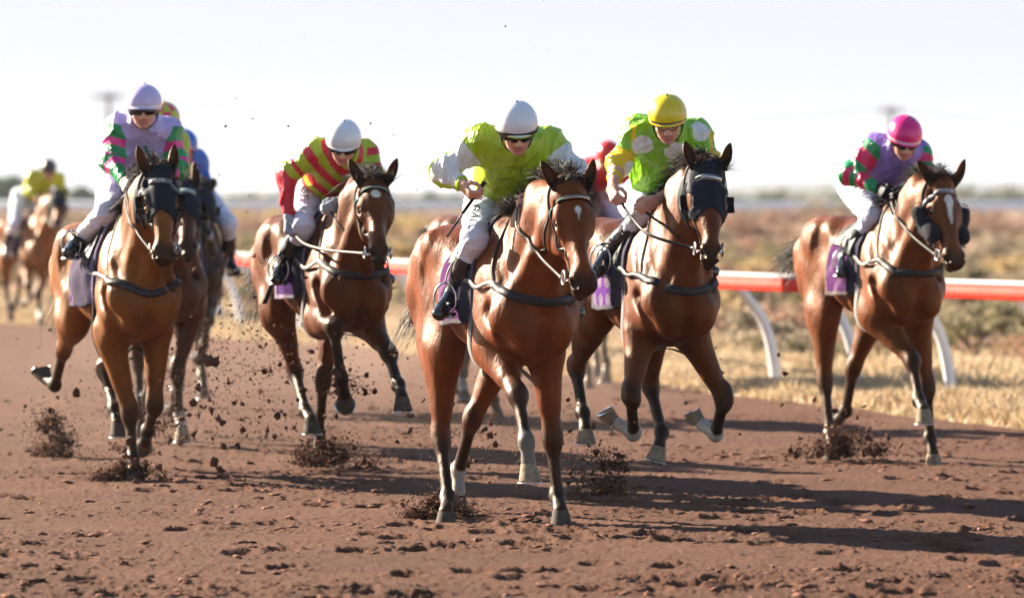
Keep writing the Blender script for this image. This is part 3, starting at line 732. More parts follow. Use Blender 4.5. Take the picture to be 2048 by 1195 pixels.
def make_horse(sp):
    S = sp.get('s', 1.0); yaw = math.radians(sp['yaw']); rs = np.random.RandomState(sp['seed'])
    stx, sty, stY = sp['st']
    wst = P(stx, sty, stY)
    fr = Frame(wst, yaw)
    fr.O = fr.O - fr.f * .22 * S; fr.O[2] = 0
    dz = wst[2] - .83 * S
    B = lambda x, y, z: A(x * S, y * S, z * S + dz)          # body constants -> local metres
    pit = math.tan(math.radians(sp.get('pitch', 0)))
    pr = []
    def add(p, k, op='u', tg=(0, 0), wh=(0, 0)):
        p.tag, p.wh = tg, wh; pr.append((p, k, op))
    st = [(-1.19, 1.30, .07, .08, .10, 2), (-1.12, 1.30, .17, .15, .17, 2), (-1.00, 1.29, .235, .235, .23, 2), (-.84, 1.27, .265, .29, .25, 1.9), (-.62, 1.25, .255, .285, .265, 1.9),
          (-.42, 1.22, .265, .295, .30, 1.9), (-.20, 1.19, .262, .345, .335, 1.75), (-.02, 1.19, .228, .41, .35, 1.55), (.14, 1.18, .205, .37, .335, 1.6), (.27, 1.15, .185, .26, .29, 1.9), (.37, 1.13, .145, .17, .2, 2), (.43, 1.12, .09, .09, .11, 2)]
    add(Trunk([(a * S, c * S + dz + pit * a * S, w * S, t * S, b * S, e) for a, c, w, t, b, e in st]), .04)
    J = {}
    for sd in (-1, 1):
        add(Seg(B(-.06, sd * .075, 1.46), B(.27, sd * .135, 1.12), .10 * S, .105 * S, (0, 1, 0), .62), .07)
        add(Ell(B(.345, sd * .082, 1.04), (.105 * S, .085 * S, .135 * S)), .05)                         # breast
        add(Ell(B(.07, sd * .165, 1.08), (.15 * S, .068 * S, .125 * S), ((.8, 0, .5), (0, 1, 0), (-.5, 0, .8))), .05)
        add(Ell(B(-.80, sd * .13, 1.40 + pit * -.8), (.27 * S, .15 * S, .15 * S)), .06)
        add(Ell(B(-1.04, sd * .125, 1.24 + pit * -1), (.13 * S, .11 * S, .19 * S)), .06)
    for lg in sp['legs']:
        kind, sd = lg['kind'], lg['side']
        dark = sp.get('points', 1.0)
        if kind == 'fore':
            sh = B(.28, sd * .135, 1.10); E = B(.03 + lg.get('dx', 0), sd * (.142 + lg.get('dy', 0)), .93 + lg.get('dz', 0))
            add(Seg(sh, E, .10 * S, .105 * S, (0, 1, 0), (.8, .75)), .06)
            L1, L2, L3 = .43 * S, .29 * S, .115 * S
            root = E
        else:
            hip = B(-.88, sd * .14, 1.24 + pit * -.88); root = B(-.70 + lg.get('dx', 0), sd * (.185 + lg.get('dy', 0)), 1.0 + lg.get('dz', 0) + pit * -.7)
            add(Seg(hip, root, .20 * S, .135 * S, (0, 1, 0), (.62, .62)), .08)
            add(Seg(B(-1.06, sd * .13, 1.28 + pit * -1), root + A(-.13 * S, 0, -.05 * S), .13 * S, .10 * S, (0, 1, 0), (.75, .65)), .08)
            add(Ell(root + A(.03, sd * .0, .08) * S, (.11 * S, .075 * S, .15 * S)), .06)                 # stifle
            L1, L2, L3 = .46 * S, .37 * S, .12 * S
        sg = lg.get('sgn', (-1, -1, -1)); joints = [root]
        if 'loc' in lg: joints += [B(*p) - A(0, 0, dz) for p in lg['loc']]
        else:
            for pix, Ln, s_ in zip(lg['px'], (L1, L2, L3), sg): joints.append(reach(fr, joints[-1], pix, Ln, s_))
        if lg.get('debug'): print(sp['name'], kind, sd, [np.round(j, 2) for j in joints])
        lp = leg_prims(S, kind, joints, sd, lg.get('white', 0), lg.get('sock', 0))
        pr += lp; J[(kind, sd)] = (joints, lg)
    # muscle separations
    for sd in (-1, 1):
        for a_, b_, r_, k_ in (((.20, .195, 1.40), (.36, .115, 1.17), .018, .05), ((-.06, .245, 1.32), (-.11, .235, .98), .014, .06), ((.17, .215, 1.14), (.31, .185, .98), .012, .05), ((.05, .18, 1.45), (.16, .205, 1.28), .010, .06)):
            add(Seg(B(a_[0], sd * a_[1], a_[2]), B(b_[0], sd * b_[1], b_[2]), r_ * 1.4 * S, r_ * 1.4 * S), k_, 's')
        add(Ell(B(-.60, sd * .285, 1.30), (.10 * S, .03 * S, .11 * S)), .07, 's')
        add(Ell(B(-.745, sd * .22, 1.47), (.05 * S, .04 * S, .045 * S)), .06)                           # point of hip
    add(Seg(B(.46, 0, 1.10), B(.35, 0, .84), .022 * S, .018 * S), .06, 's')
    # neck
    nb = B(.10, 0, 1.34); up_ = B(.02, 0, 1.45)
    poll = reach(fr, nb, sp['poll'], sp.get('neck', .80) * S, -1)
    SH = S * .95
    muz = reach(fr, poll, sp['muzzle'], .575 * S, sp.get('msgn', -1))
    ha = nrm(muz - poll); hy = math.radians(sp['hyaw'])
    lw = fr.R.T @ A(math.cos(hy), math.sin(hy), math.tan(math.radians(sp.get('htilt', 0))))
    hl = nrm(lw - ha * (lw @ ha)); hu = np.cross(ha, hl)
    H = lambda s, l, v: poll + SH * (ha * s + hl * l + hu * (v))
    mid = (nb + poll) / 2 + A(-.02, 0, .045) * S
    nl = A(0, 1, 0); nl2 = nrm(nl + hl)
    add(Seg(B(.06, 0, 1.27), mid, .275 * S, .178 * S, nl, (.58, .56)), .07)
    add(Seg(mid, H(.04, 0, -.075), .178 * S, .122 * S, nl2, (.56, .62)), .06)
    add(Seg(B(.30, 0, 1.16), H(.14, 0, -.20), .12 * S, .075 * S, nl, (.75, .72)), .07)             # windpipe side
    add(Seg(B(-.02, 0, 1.57), H(0, 0, -.045), .045 * S, .04 * S, nl, (.7, .7)), .06)               # crest
    for sd in (-1, 1): add(Seg(B(.26, sd * .10, 1.16), H(.06, sd * .045, -.12), .065 * S, .05 * S), .06)
    # head
    hx = (ha, hl, hu)
    def hell(s, l, v, r, k, tg=(0, 0), op='u', tilt=None):
        add(Ell(H(s, l, v), np.array(r) * SH, hx), k, op, tg)
    def hseg(a, b, r0, r1, k, ratio=1, tg=(0, 0), op='u'):
        add(Seg(H(*a), H(*b), r0 * SH, r1 * SH, hl, ratio), k, op, tg)
    hseg((.01, 0, -.07), (.19, 0, -.078), .082, .088, .05)
    hell(.175, 0, -.058, (.13, .098, .058), .04)
    hseg((.17, 0, -.075), (.49, 0, -.058), .083, .056, .05, (.88, .80))
    hseg((.14, 0, -.028), (.47, 0, -.024), .036, .030, .04, (1.35, 1.0))
    hseg((.24, 0, -.19), (.53, 0, -.118), .052, .036, .05, (.8, .85))
    for sd in (-1, 1):
        hell(.185, sd * .052, -.155, (.125, .042, .115), .05)                                       # jowl
        hell(.165, sd * .080, -.030, (.05, .022, .026), .03)                                        # brow
        hell(.225, sd * .078, -.062, (.04, .02, .02), .03)
        hseg((.26, sd * .068, -.088), (.38, sd * .052, -.082), .017, .012, .03)                     # facial crest
        hell(.195, sd * .097, -.050, (.021, .02, .0165), .012, op='s')                              # eye socket
        hell(.10, sd * .075, -.035, (.045, .022, .02), .04, op='s')                                 # hollow above the eye
        hell(.33, sd * .082, -.125, (.11, .02, .025), .05, op='s')                                  # cheek hollow
    hell(.525, 0, -.066, (.075, .050, .052), .04, (.6, .75))
    for sd in (-1, 1): hell(.540, sd * .044, -.040, (.046, .024, .030), .022, (.75, .8)); hell(.575, sd * .036, -.052, (.03, .024, .03), .02, (.8, .8))
    hell(.585, 0, -.082, (.034, .042, .034), .028, (.85, .9))
    hell(.555, 0, -.132, (.05, .036, .028), .025, (.95, .95))
    for sd in (-1, 1):
        add(Ell(H(.562, sd * .058, -.034), np.array((.036, .020, .024)) * SH, (nrm(ha + hu * .45), nrm(hl * sd + ha * .5), nrm(hu - ha * .45))), .010, 's', (1, 1))
    hseg((.53, -.07, -.114), (.62, -.05, -.112), .005, .005, .01, op='s'); hseg((.53, .07, -.114), (.62, .05, -.112), .005, .005, .01, op='s')
    hseg((.60, -.05, -.112), (.60, .05, -.112), .006, .006, .01, op='s')
    lo_, hi_ = B(-1.3, -.4, -.2), B(1.6, .6, 2.6); s1 = sp['seed']
    add(Fn(lambda x, y, z: .0045 * (np.sin(19 * x + 9 * z + 2.2 * np.sin(7 * z + s1)) + np.sin(-11 * x + 15 * z + 13 * y + 2 * np.sin(9 * x)) + .7 * np.sin(31 * x + 12 * z + 20 * y + s1)) * np.clip((z - B(0, 0, .75)[2]) * 5, 0, 1) * (1 + 0 * y), lo_, hi_), .001, 'add')
    F = Field(pr, sp.get('h', .0075))
    V, Q = F.mesh(2)
    who, tt = F.owners(V)
    t0 = np.array([getattr(p[0], 'tag', (0, 0))[0] for p in pr]); t1 = np.array([getattr(p[0], 'tag', (0, 0))[1] for p in pr])
    w0 = np.array([getattr(p[0], 'wh', (0, 0))[0] for p in pr]); w1 = np.array([getattr(p[0], 'wh', (0, 0))[1] for p in pr])
    dk = t0[who] + (t1 - t0)[who] * tt ** 4; wh = w0[who] + (w1 - w0)[who] * np.clip((tt - .75) * 4, 0, 1)
    # smooth the colour fields over the mesh
    E = np.concatenate([Q[:, [0, 1]], Q[:, [1, 2]], Q[:, [2, 3]], Q[:, [3, 0]]]); deg = np.maximum(np.bincount(E.ravel(), minlength=len(V)), 1)
    for _ in range(8):
        dk = .5 * dk + .5 * (np.bincount(E[:, 0], dk[E[:, 1]], len(V)) + np.bincount(E[:, 1], dk[E[:, 0]], len(V))) / deg
    for _ in range(3):
        wh = .5 * wh + .5 * (np.bincount(E[:, 0], wh[E[:, 1]], len(V)) + np.bincount(E[:, 1], wh[E[:, 0]], len(V))) / deg
    q = (V - poll) / SH; hs, hh_, hv = q @ ha, q @ hl, q @ hu
    onhead = (hs > -.05) & (np.abs(hh_) < .14) & (hv > -.3) & (hs < .7)
    nz = .02 * np.sin(V @ A(31, 17, 23)) + .015 * np.sin(V @ A(-43, 37, 29))
    dk = np.maximum(dk, np.where(onhead, np.clip((hs + nz - .47) / .09, 0, 1) * .86, 0))
    dk = np.maximum(dk, np.where(onhead & (hv > -.10) & (hv < 0), np.clip(1 - np.hypot((hs - .195) / .045, (np.abs(hh_) - .09) / .03), 0, 1) * .9, 0))
    dk = np.maximum(dk, np.where(onhead & (np.hypot((hs - .56) / .03, (hv + .036) / .026) < 1) & (np.abs(hh_) > .02) & (np.abs(hh_) < .066), 1.0, 0))
    if sp.get('star'):
        s0, l0, a, b, tail = sp['star']                   # white marking on the forehead: centre, half sizes, tail length
        r = np.hypot((hs - s0) / a, (hh_ - l0) / b) + nz * 6
        m = np.clip((1.0 - r) * 5, 0, 1)
        if tail:
            wd = b * .75 * np.clip(1 - (hs - s0) / tail, .12, 1)
            m = np.maximum(m, np.where((hs > s0) & (hs < s0 + tail), np.clip((wd - np.abs(hh_ - l0) + nz * .3) / .006, 0, 1), 0))
        wh = np.maximum(wh, np.where(onhead & (hv > -.06), m, 0))
    coat = np.array(sp['coat']); c = np.tile(coat, (len(V), 1))
    zrel = np.clip((V[:, 2] - dz - .8 * S) / (.8 * S), 0, 1)[:, None]
    c = c * (1 - dk[:, None]) + np.array(sp.get('dark', (.026, .018, .015))) * dk[:, None]
    c = c * (1 - wh[:, None]) + np.array((1.6, 1.5, 1.35)) * wh[:, None]
    body = mesh_obj(sp['name'], V, Q, M_COAT, None, c)
    fr.place(body); tag(body, sp['label'], 'horse', 'galloping racehorses')
    if sp.get('brand'):
        t_, x_, y_, sz_ = sp['brand']; d_ = ray(x_, y_); c_ = fr.px(x_, y_, .30 * S); o_ = nrm(fr.L(C0) - c_); r_ = nrm(np.cross(A(0, 0, 1), o_)); wrap_text(F, t_, c_ + o_ * .15, r_, np.cross(o_, r_), o_, sz_, (.8, .72, .62), body, 'brand', .002)
    # hooves, ears, eyes
    for (kind, sd), (jn, lg) in J.items():
        hoof(fr, jn[-2], jn[-1], lg.get('flat', False), lg.get('pale', False), S, body, M_METAL, lg.get('small', False))
    for sd, k in ((-1, 'earL'), (1, 'earR')):
        b0 = H(.015, sd * .062, -.030)
        tipd = sp.get(k)
        if tipd: tp = reach(fr, b0, tipd, .175 * S, sp.get('earsgn', 1))
        else: tp = b0 + S * .165 * nrm(-ha * .8 + hl * sd * .35 + hu * .15)
        opn = hu * 1.0 + hl * sd * .55 - ha * .2
        ear(b0, tp, opn, .058 * S, coat * .75, body)
    for sd in (-1, 1):
        v, q4 = uv_sphere(H(.196, sd * .083, -.050), .0205 * S)
        mesh_obj("eye", v, q4, M_GLASS, body, np.tile((.012, .006, .004), (len(v), 1)))
    # mane, forelock, tail
    n = int(sp.get('hair', 420) * 2.2)
    hc = np.array(sp.get('haircol', (.022, .015, .012)))
    crest = np.array([B(-.04, 0, 1.585), B(.06, 0, 1.60)]); path = catmull([B(-.06, 0, 1.58), B(.08, 0, 1.60), mid + A(-.06, 0, .175) * S, H(-.05, 0, -.02)], 10)
    path, pn = F.project(path, -.004)
    ii = rs.randint(0, len(path), n)
    roots = path[ii] + rs.randn(n, 3) * .006
    md = sp.get('manedir', (-.7, .5, .25))
    ln = sp.get('manelen', .14) * S * np.ones(n)
    v, q4, cc = strands(roots, pn[ii] * .28 + np.array(md) * .6, ln * 1.25, .0022, rs, .16, .55, 6, hc, .24)
    mesh_obj("mane", v, q4, M_HAIR, body, cc)
    n2 = sp.get('forelock', 170) * 2
    roots = np.array([H(.0 + .03 * rs.rand(), .035 * rs.randn(), -.005) for _ in range(n2)])
    fd = sp.get('foredir', (-.3, .4, .8))
    v, q4, cc = strands(roots, np.array(fd)[None] * 1.0 + hu * .4, .14 * S, .0022, rs, .22, .45, 6, hc, .26)
    mesh_obj("forelock", v, q4, M_HAIR, body, cc)
    n3 = sp.get('tailn', 420); tb = B(-1.17, 0, 1.40 + pit * -1.1)
    cp = np.array([tb + A(.08, 0, .0)] + [tb + S * np.array(d) for d in sp.get('tail', [(-.12, 0, .0), (-.28, -.02, -.12), (-.4, -.05, -.35)])])
    tp_ = catmull(cp, 6); i0 = rs.randint(0, len(tp_) // 2, n3)
    tdir = tp_[np.minimum(i0 + 8, len(tp_) - 1)] - tp_[i0]; tdir /= np.linalg.norm(tdir, axis=1)[:, None]
    v, q4, cc = strands(tp_[i0] + rs.randn(n3, 3) * .016, tdir, sp.get('taillen', .5) * S, .0026, rs, .12, .25, 6, hc, .17)
    mb = MB(); mb.add(v, q4, None, cc); mb.tube(tp_[:len(tp_) * 2 // 3], np.linspace(.032, .014, len(tp_) * 2 // 3), 8, tuple(hc))
    mb.build("tail", M_HAIR, body)
    return dict(fr=fr, F=F, H=H, ha=ha, hl=hl, hu=hu, B=B, S=S, poll=poll, body=body, dz=dz, sp=sp, J=J, pr=pr, SH=SH)

# ------------------------------------------------------------------ tack
def strap(mb, h, pts, w, col, off=.003, th=.004, closed=False, n=10, dens=1):
    p = catmull(pts, n, closed); p, nn = h['F'].project(p, off)
    if closed:
        for _ in range(2): p = (np.roll(p, 1, 0) + 2 * p + np.roll(p, -1, 0)) / 4
    else:
        for _ in range(2): p[1:-1] = (p[:-2] + 2 * p[1:-1] + p[2:]) / 4
    p, nn = h['F'].project(p, off)
    for _ in range(3): nn[1:-1] = (nn[:-2] + 2 * nn[1:-1] + nn[2:]) / 4
    nn /= np.linalg.norm(nn, axis=1)[:, None]
    mb.ribbon(p, nn, w, th, col, closed)
    return p, nn
def free_strap(mb, pts, w, nor, col, n=10, th=.004):
    p = catmull(pts, n); T = np.gradient(p, axis=0); nn = np.tile(np.asarray(nor, float), (len(p), 1))
    nn -= T * (nn * T).sum(1)[:, None] / ((T * T).sum(1)[:, None] + 1e-9); nn /= np.linalg.norm(nn, axis=1)[:, None]
    mb.ribbon(p, nn, w, th, col)

def wrap_text(h, text, centre, right, up, out, size, col, parent, name="lettering", depth=.0):
    """raised lettering that follows the curved surface below it"""
    cu = bpy.data.curves.new("lettering", 'FONT'); cu.body = text; cu.size = size; cu.align_x = 'CENTER'; cu.align_y = 'CENTER'; cu.resolution_u = 3
    ob = bpy.data.objects.new("lettering", cu); scene.collection.objects.link(ob)
    dg = bpy.context.evaluated_depsgraph_get(); me = bpy.data.meshes.new_from_object(ob.evaluated_get(dg))
    V = np.zeros(len(me.vertices) * 3, np.float32); me.vertices.foreach_get("co", V); V = V.reshape(-1, 3)
    p = np.asarray(centre) + V[:, :1] * right + V[:, 1:2] * up + np.asarray(out) * .05
    F = h['F'] if isinstance(h, dict) else h
    q = np.array(p); 
    for _ in range(60): 
        s_ = F.sample(q); q = q - np.asarray(out) * np.clip(s_, 0, .01)[:, None] * .7
    nn = F.grad(q, .012); q = q + nn * depth
    me.vertices.foreach_set("co", q.astype(np.float32).ravel()); me.update()
    at = me.attributes.new("Col", 'FLOAT_COLOR', 'POINT'); at.data.foreach_set("color", np.tile((*col, 1), (len(q), 1)).astype(np.float32).ravel())
    me.materials.clear(); me.materials.append(M_CLOTH)
    bpy.data.objects.remove(ob); bpy.data.curves.remove(cu)
    return link(bpy.data.objects.new(name, me), parent)

def make_bridle(h, sp, hands):
    """bridle: an Empty at the poll with straps, bit, reins and, where worn, a hood"""
    fr, H, S = h['fr'], h['H'], h['SH']; b = sp['bridle']
    root = link(bpy.data.objects.new("bridle", None)); fr.place(root)
    tag(root, b['label'], 'bridle', 'racing bridles')
    lc = b.get('leather', (.02, .014, .012))
    F0 = h['F']
    if b.get('hood'):
        ha, hl, hu = h['ha'], h['hl'], h['hu']; pl = h['poll']
        pr = [(p, k, op) for p, k, op in h['pr']]
        F = Field.__new__(Field); F.h = F0.h; F.lo, F.n, F.ax, F.prims = F0.lo, F0.n, F0.ax, []
        c = H(.15, 0, -.1); a = np.clip(((c - .34 * S - F0.lo) / F0.h).astype(int), 0, F0.n - 2); e = np.clip(((c + .34 * S - F0.lo) / F0.h).astype(int), 1, F0.n)
        sl = tuple(slice(a[i], e[i]) for i in range(3)); F.F = F0.F[sl].copy() - .006; F.lo = F0.lo + a * F0.h; F.n = np.array(F.F.shape)
        g = [(F.lo[i] + F.h * np.arange(F.n[i])).reshape([-1 if j == i else 1 for j in range(3)]) for i in range(3)]
        rel = [g[i] - pl[i] for i in range(3)]
        s_ = (rel[0] * ha[0] + rel[1] * ha[1] + rel[2] * ha[2]) / S; l_ = (rel[0] * hl[0] + rel[1] * hl[1] + rel[2] * hl[2]) / S; v_ = (rel[0] * hu[0] + rel[1] * hu[1] + rel[2] * hu[2]) / S
        low = b.get('hoodlen', .285) + .55 * np.abs(l_) - np.maximum(-v_ - .1, 0) * .9
        box = np.maximum(np.maximum(s_ - low, -.03 - s_), -(v_ + .20 + .25 * s_)) * S
        F.F = -smin(-F.F, -box, .008)
        for sd in (-1, 1):
            ey = Ell(H(.205, sd * .09, -.052), (.062 * S, .055 * S, .050 * S), (ha, hl, hu))
            F.F = -smin(-F.F, ey(*g), .006)
        F.F = F.F.astype(np.float32)
        V, Q = F.mesh(2)
        hood = mesh_obj("hood", V, Q, M_HOOD, root, np.tile(b.get('hoodcol', (.012, .014, .022)), (len(V), 1)))
        for sd in (-1, 1):                                     # leather blinker cups behind the eyes
            n, m = 17, 9; V = []; cc = H(.205, sd * .098, -.055)
            th = np.linspace(-1.2, 1.2, n) if not b.get('fullcup') else np.linspace(-2.3, 2.3, n)
            for t in np.linspace(0, 1, m):
                r0 = .060 * (1 - .12 * t); out = .060 * math.sin(t * 1.5)
                V.append(cc + S * (-h['ha'] * 0 + (r0 * np.sin(th))[:, None] * h['ha'] - (r0 * np.cos(th) * (1 - .25 * t))[:, None] * h['hu'] + h['hl'] * sd * out))
            V = np.concatenate(V); i = np.arange(m - 1)[:, None] * n; j = np.arange(n - 1)[None]
            q = np.stack([i + j, i + j + 1, i + n + j + 1, i + n + j], -1).reshape(-1, 4)
            o = mesh_obj("blinker_cup", V, q, M_LEATHER, hood, np.tile((.014, .012, .012), (len(V), 1)))
            md = o.modifiers.new("thick", 'SOLIDIFY'); md.thickness = .004; md.offset = 0
            rim = MB(); t2 = np.linspace(0, 2 * math.pi, 24)
            rp = H(.205, sd * .094, -.055) + S * (.058 * np.cos(t2)[:, None] * h['ha'] + .052 * np.sin(t2)[:, None] * h['hu'])
            rp, rn = F.project(rp, .002)
            rim.tube(rp, .005 * S, 6, (.06, .065, .075), cap=False); rim.build("eye_rim", M_LEATHER, hood)
    def S_(name, pts, w, col, closed=False, off=.003 + (.007 if b.get('hood') else 0), mat=None):
        mb = MB(); pp = [H(*p) for p in pts]; r = strap(mb, h, pp, w * S, col, off, .005, closed); o = mb.build(name, mat or M_LEATHER, root, False); return o, r
    bb = b.get('browcol', (.03, .02, .018))
    pts = [(.125, -.098, -.10), (.105, -.088, -.045), (.085, -.045, -.006), (.082, 0, .004), (.085, .045, -.006), (.105, .088, -.045), (.125, .098, -.10)]
    o, (bp, bn) = S_("browband", pts, .030, bb, mat=M_PAD if b.get('browstripe') else None)
    if b.get('browstripe'):
        mb = MB(); mb.ribbon(bp + bn * .0055, bn, .013 * S, .003, b['browstripe']); mb.build("inlay", M_PAD, o)
    if b.get('plate'):
        mb = MB(); k = len(bp) // 2; mb.ribbon(bp[k - 6:k + 7] + bn[k - 6:k + 7] * .008, bn[k - 6:k + 7], .022 * S, .003, b['plate']); mb.build("name_plate", M_METAL, o)
    if b.get('text'):
        k = len(bp) // 2; c = bp[k]
        r = nrm(bp[k + 3] - bp[k - 3]); nn = bn[k]; u = np.cross(nn, r)
        t = bpy.data.curves.new("lettering", 'FONT'); t.body = b['text']; t.size = .034 * S; t.align_x = 'CENTER'; t.align_y = 'CENTER'; t.resolution_u = 2
        ob = bpy.data.objects.new("lettering", t); scene.collection.objects.link(ob)
        me = bpy.data.meshes.new_from_object(ob.evaluated_get(bpy.context.evaluated_depsgraph_get()))
        V = np.zeros(len(me.vertices) * 3, np.float32); me.vertices.foreach_get("co", V); V = V.reshape(-1, 3)
        arc = np.concatenate([[0], np.cumsum(np.linalg.norm(np.diff(bp, axis=0), axis=1))]); a0 = arc[k]
        X = a0 + V[:, 0]; B_ = np.stack([np.interp(X, arc, bp[:, i]) for i in range(3)], -1); N_ = np.stack([np.interp(X, arc, bn[:, i]) for i in range(3)], -1)
        T_ = np.gradient(bp, axis=0); T_ /= np.linalg.norm(T_, axis=1)[:, None]; TT = np.stack([np.interp(X, arc, T_[:, i]) for i in range(3)], -1)
        q = B_ + np.cross(N_, TT) * V[:, 1:2] + N_ * .0095
        me.vertices.foreach_set("co", q.astype(np.float32).ravel()); me.update()
        at = me.attributes.new("Col", 'FLOAT_COLOR', 'POINT'); at.data.foreach_set("color", np.tile((.75, .75, .75, 1), (len(q), 1)).astype(np.float32).ravel())
        me.materials.clear(); me.materials.append(M_CLOTH); bpy.data.objects.remove(ob); bpy.data.curves.remove(t)
        link(bpy.data.objects.new("lettering", me), o)
    S_("headpiece", [(.12, -.10, -.11), (.03, -.09, -.085), (-.035, -.05, -.03), (-.045, 0, -.012), (-.035, .05, -.03), (.03, .09, -.085), (.12, .10, -.11)], .024, lc)
    for sd in (-1, 1):
        S_("cheek_strap", [(.115, sd * .1, -.095), (.22, sd * .1, -.13), (.33, sd * .085, -.125), (.46, sd * .07, -.115)], .017, b.get('cheekcol', lc))
        S_("throat_lash", [(.09, sd * .1, -.11), (.15, sd * .1, -.22), (.17, sd * .04, -.29), (.17, 0, -.30)], .013, lc)
        if b.get('sheepskin'):
            mb = MB(); pp = catmull([H(.13, sd * .11, -.11), H(.26, sd * .118, -.135), H(.40, sd * .10, -.125)], 8)
            pp, pn = F0.project(pp, .038 * S)
            k = len(pp); rad = .054 * S * np.clip(np.sin(np.linspace(.35, math.pi - .35, k)) * 2.2, .75, 1.0)
            mb.tube(pp, rad, 14, (.008, .008, .014))
            o = mb.build("cheek_roll", M_WOOL, root)
            r2 = np.random.RandomState(5 + sd); nf = 1500; ii = r2.randint(0, k, nf); dd = r2.randn(nf, 3); dd /= np.linalg.norm(dd, axis=1)[:, None]
            v, q4, cc = strands(pp[ii] + dd * rad[ii][:, None] * .9, dd, .012 * S, .0024, r2, .2, .3, 2, (.012, .012, .022), .5)
            mesh_obj("fleece", v, q4, M_HAIR, o, cc)
    if b.get('noseband', True):
        S_("noseband", [(.36, 0, .0), (.365, .055, -.03), (.375, .062, -.10), (.385, .045, -.16), (.39, 0, -.175), (.385, -.045, -.16), (.375, -.062, -.10), (.365, -.055, -.03)], b.get('nosew', .018), b.get('nosecol', lc), True)
    for sd in (-1, 1):
        c = H(.485, sd * .072, -.112); mb = MB(); t2 = np.linspace(0, 2 * math.pi, 25)
        ring = c + S * .036 * (np.cos(t2)[:, None] * h['ha'] + np.sin(t2)[:, None] * h['hu']) + h['hl'] * sd * .008
        mb.tube(ring, .0055 * S, 8, (.7, .7, .7), cap=False); mb.tube([H(.50, sd * .075, -.112), H(.50, sd * .02, -.112)], .008 * S, 8, (.7, .7, .7))
        mb.build("bit_ring", M_METAL, root)
        hd = hands[0 if sd < 0 else 1] if b.get('reins', (1, 1))[0 if sd < 0 else 1] else hands[1 if sd < 0 else 0]
        if hd is not None:
            mb = MB(); c2 = c - h['ha'] * .02 * S + h['hl'] * sd * .012 - h['hu'] * .03 * S
            wz = h['B'](.20, sd * .14, 1.55)
            nk, _ = F0.project(np.array([c2 * .5 + hd * .5 + A(0, sd * .12, 0)]), .02)
            p1 = c2 * .62 + hd * .38; p1[1] = nk[0][1] * .6 + p1[1] * .4
            for (tq, dw) in ((.3, .02), (.6, .03)): pass
            pts = catmull([c2, p1 + A(0, 0, -.03), c2 * .25 + hd * .75 + A(0, sd * .03, -.04), hd], 12)
            # push the rein clear of the neck
            d = F0.sample(pts); g = F0.grad(pts); pts = pts + g * np.clip(.014 - d, 0, .12)[:, None]
            T = np.gradient(pts, axis=0); nn = np.tile(A(0, sd, .2), (len(pts), 1)); nn -= T * (nn * T).sum(1)[:, None] / (T * T).sum(1)[:, None]; nn /= np.linalg.norm(nn, axis=1)[:, None]
            mb.ribbon(pts, nn, .018 * S, .005, b.get('reincol', lc)); mb.build("rein", M_LEATHER, root, False)
    return root

def drape(h, x0, x1, zb0, zb1, off, nx, na, colf, name, mat, parent, th=.006, flare=0.0, arc0=0.0):
    """cloth laid over the back between local x0 (rear) and x1 (front), hanging to heights zb0 (rear) / zb1 (front)"""
    F, S, dz = h['F'], h['S'], h['dz']; V = np.zeros((nx, na, 3)); uu = np.linspace(0, 1, nx); aa = np.linspace(-1, 1, na)
    cz = 1.18 * S + dz
    for i, u in enumerate(uu):
        x = (x0 + (x1 - x0) * u) * S; phi = aa * 2.05
        o = np.tile(A(x, 0, cz), (na, 1)); d = np.stack([0 * phi, np.sin(phi), np.cos(phi)], -1)
        p = F.cast(o, d, 160, .62 * S)
        # hang straight from the widest point
        for sgn in (-1, 1):
            idx = np.where(aa * sgn >= 0)[0]; idx = idx if sgn > 0 else idx[::-1]
            yw = 0
            for k in idx:
                yw = max(yw, abs(p[k, 1])); 
                if abs(phi[k]) > 1.2: p[k, 1] = sgn * max(abs(p[k, 1]), yw - .012)
        # cut at the hem
        zb = (zb0 + (zb1 - zb0) * u) * S + dz
        for sgn in (-1, 1):
            idx = np.where(aa * sgn >= 0)[0]; idx = idx if sgn > 0 else idx[::-1]
            q = p[idx]; arc = np.concatenate([[0], np.cumsum(np.linalg.norm(np.diff(q, axis=0), axis=1))])
            below = np.where(q[:, 2] < zb)[0]; e = arc[below[0]] if len(below) else arc[-1]
            tg = np.linspace(0, e, len(idx)); p[idx] = np.stack([np.interp(tg, arc, q[:, c]) for c in range(3)], -1)
        n = d * A(0, 1, 1)
        V[i] = p + n * (off + flare * (1 - u) * np.clip(np.abs(aa)[:, None] - .4, 0, 1))
    VV = V.reshape(-1, 3); i = np.arange(nx - 1)[:, None] * na; j = np.arange(na - 1)[None]
    q = np.stack([i + j, i + na + j, i + na + j + 1, i + j + 1], -1).reshape(-1, 4)
    U, Aa = np.meshgrid(uu, aa, indexing='ij')
    o = mesh_obj(name, VV, q, mat, parent, colf(U.ravel(), Aa.ravel(), VV))
    md = o.modifiers.new("thick", 'SOLIDIFY'); md.thickness = th; md.offset = 1 if False else -1
    return o

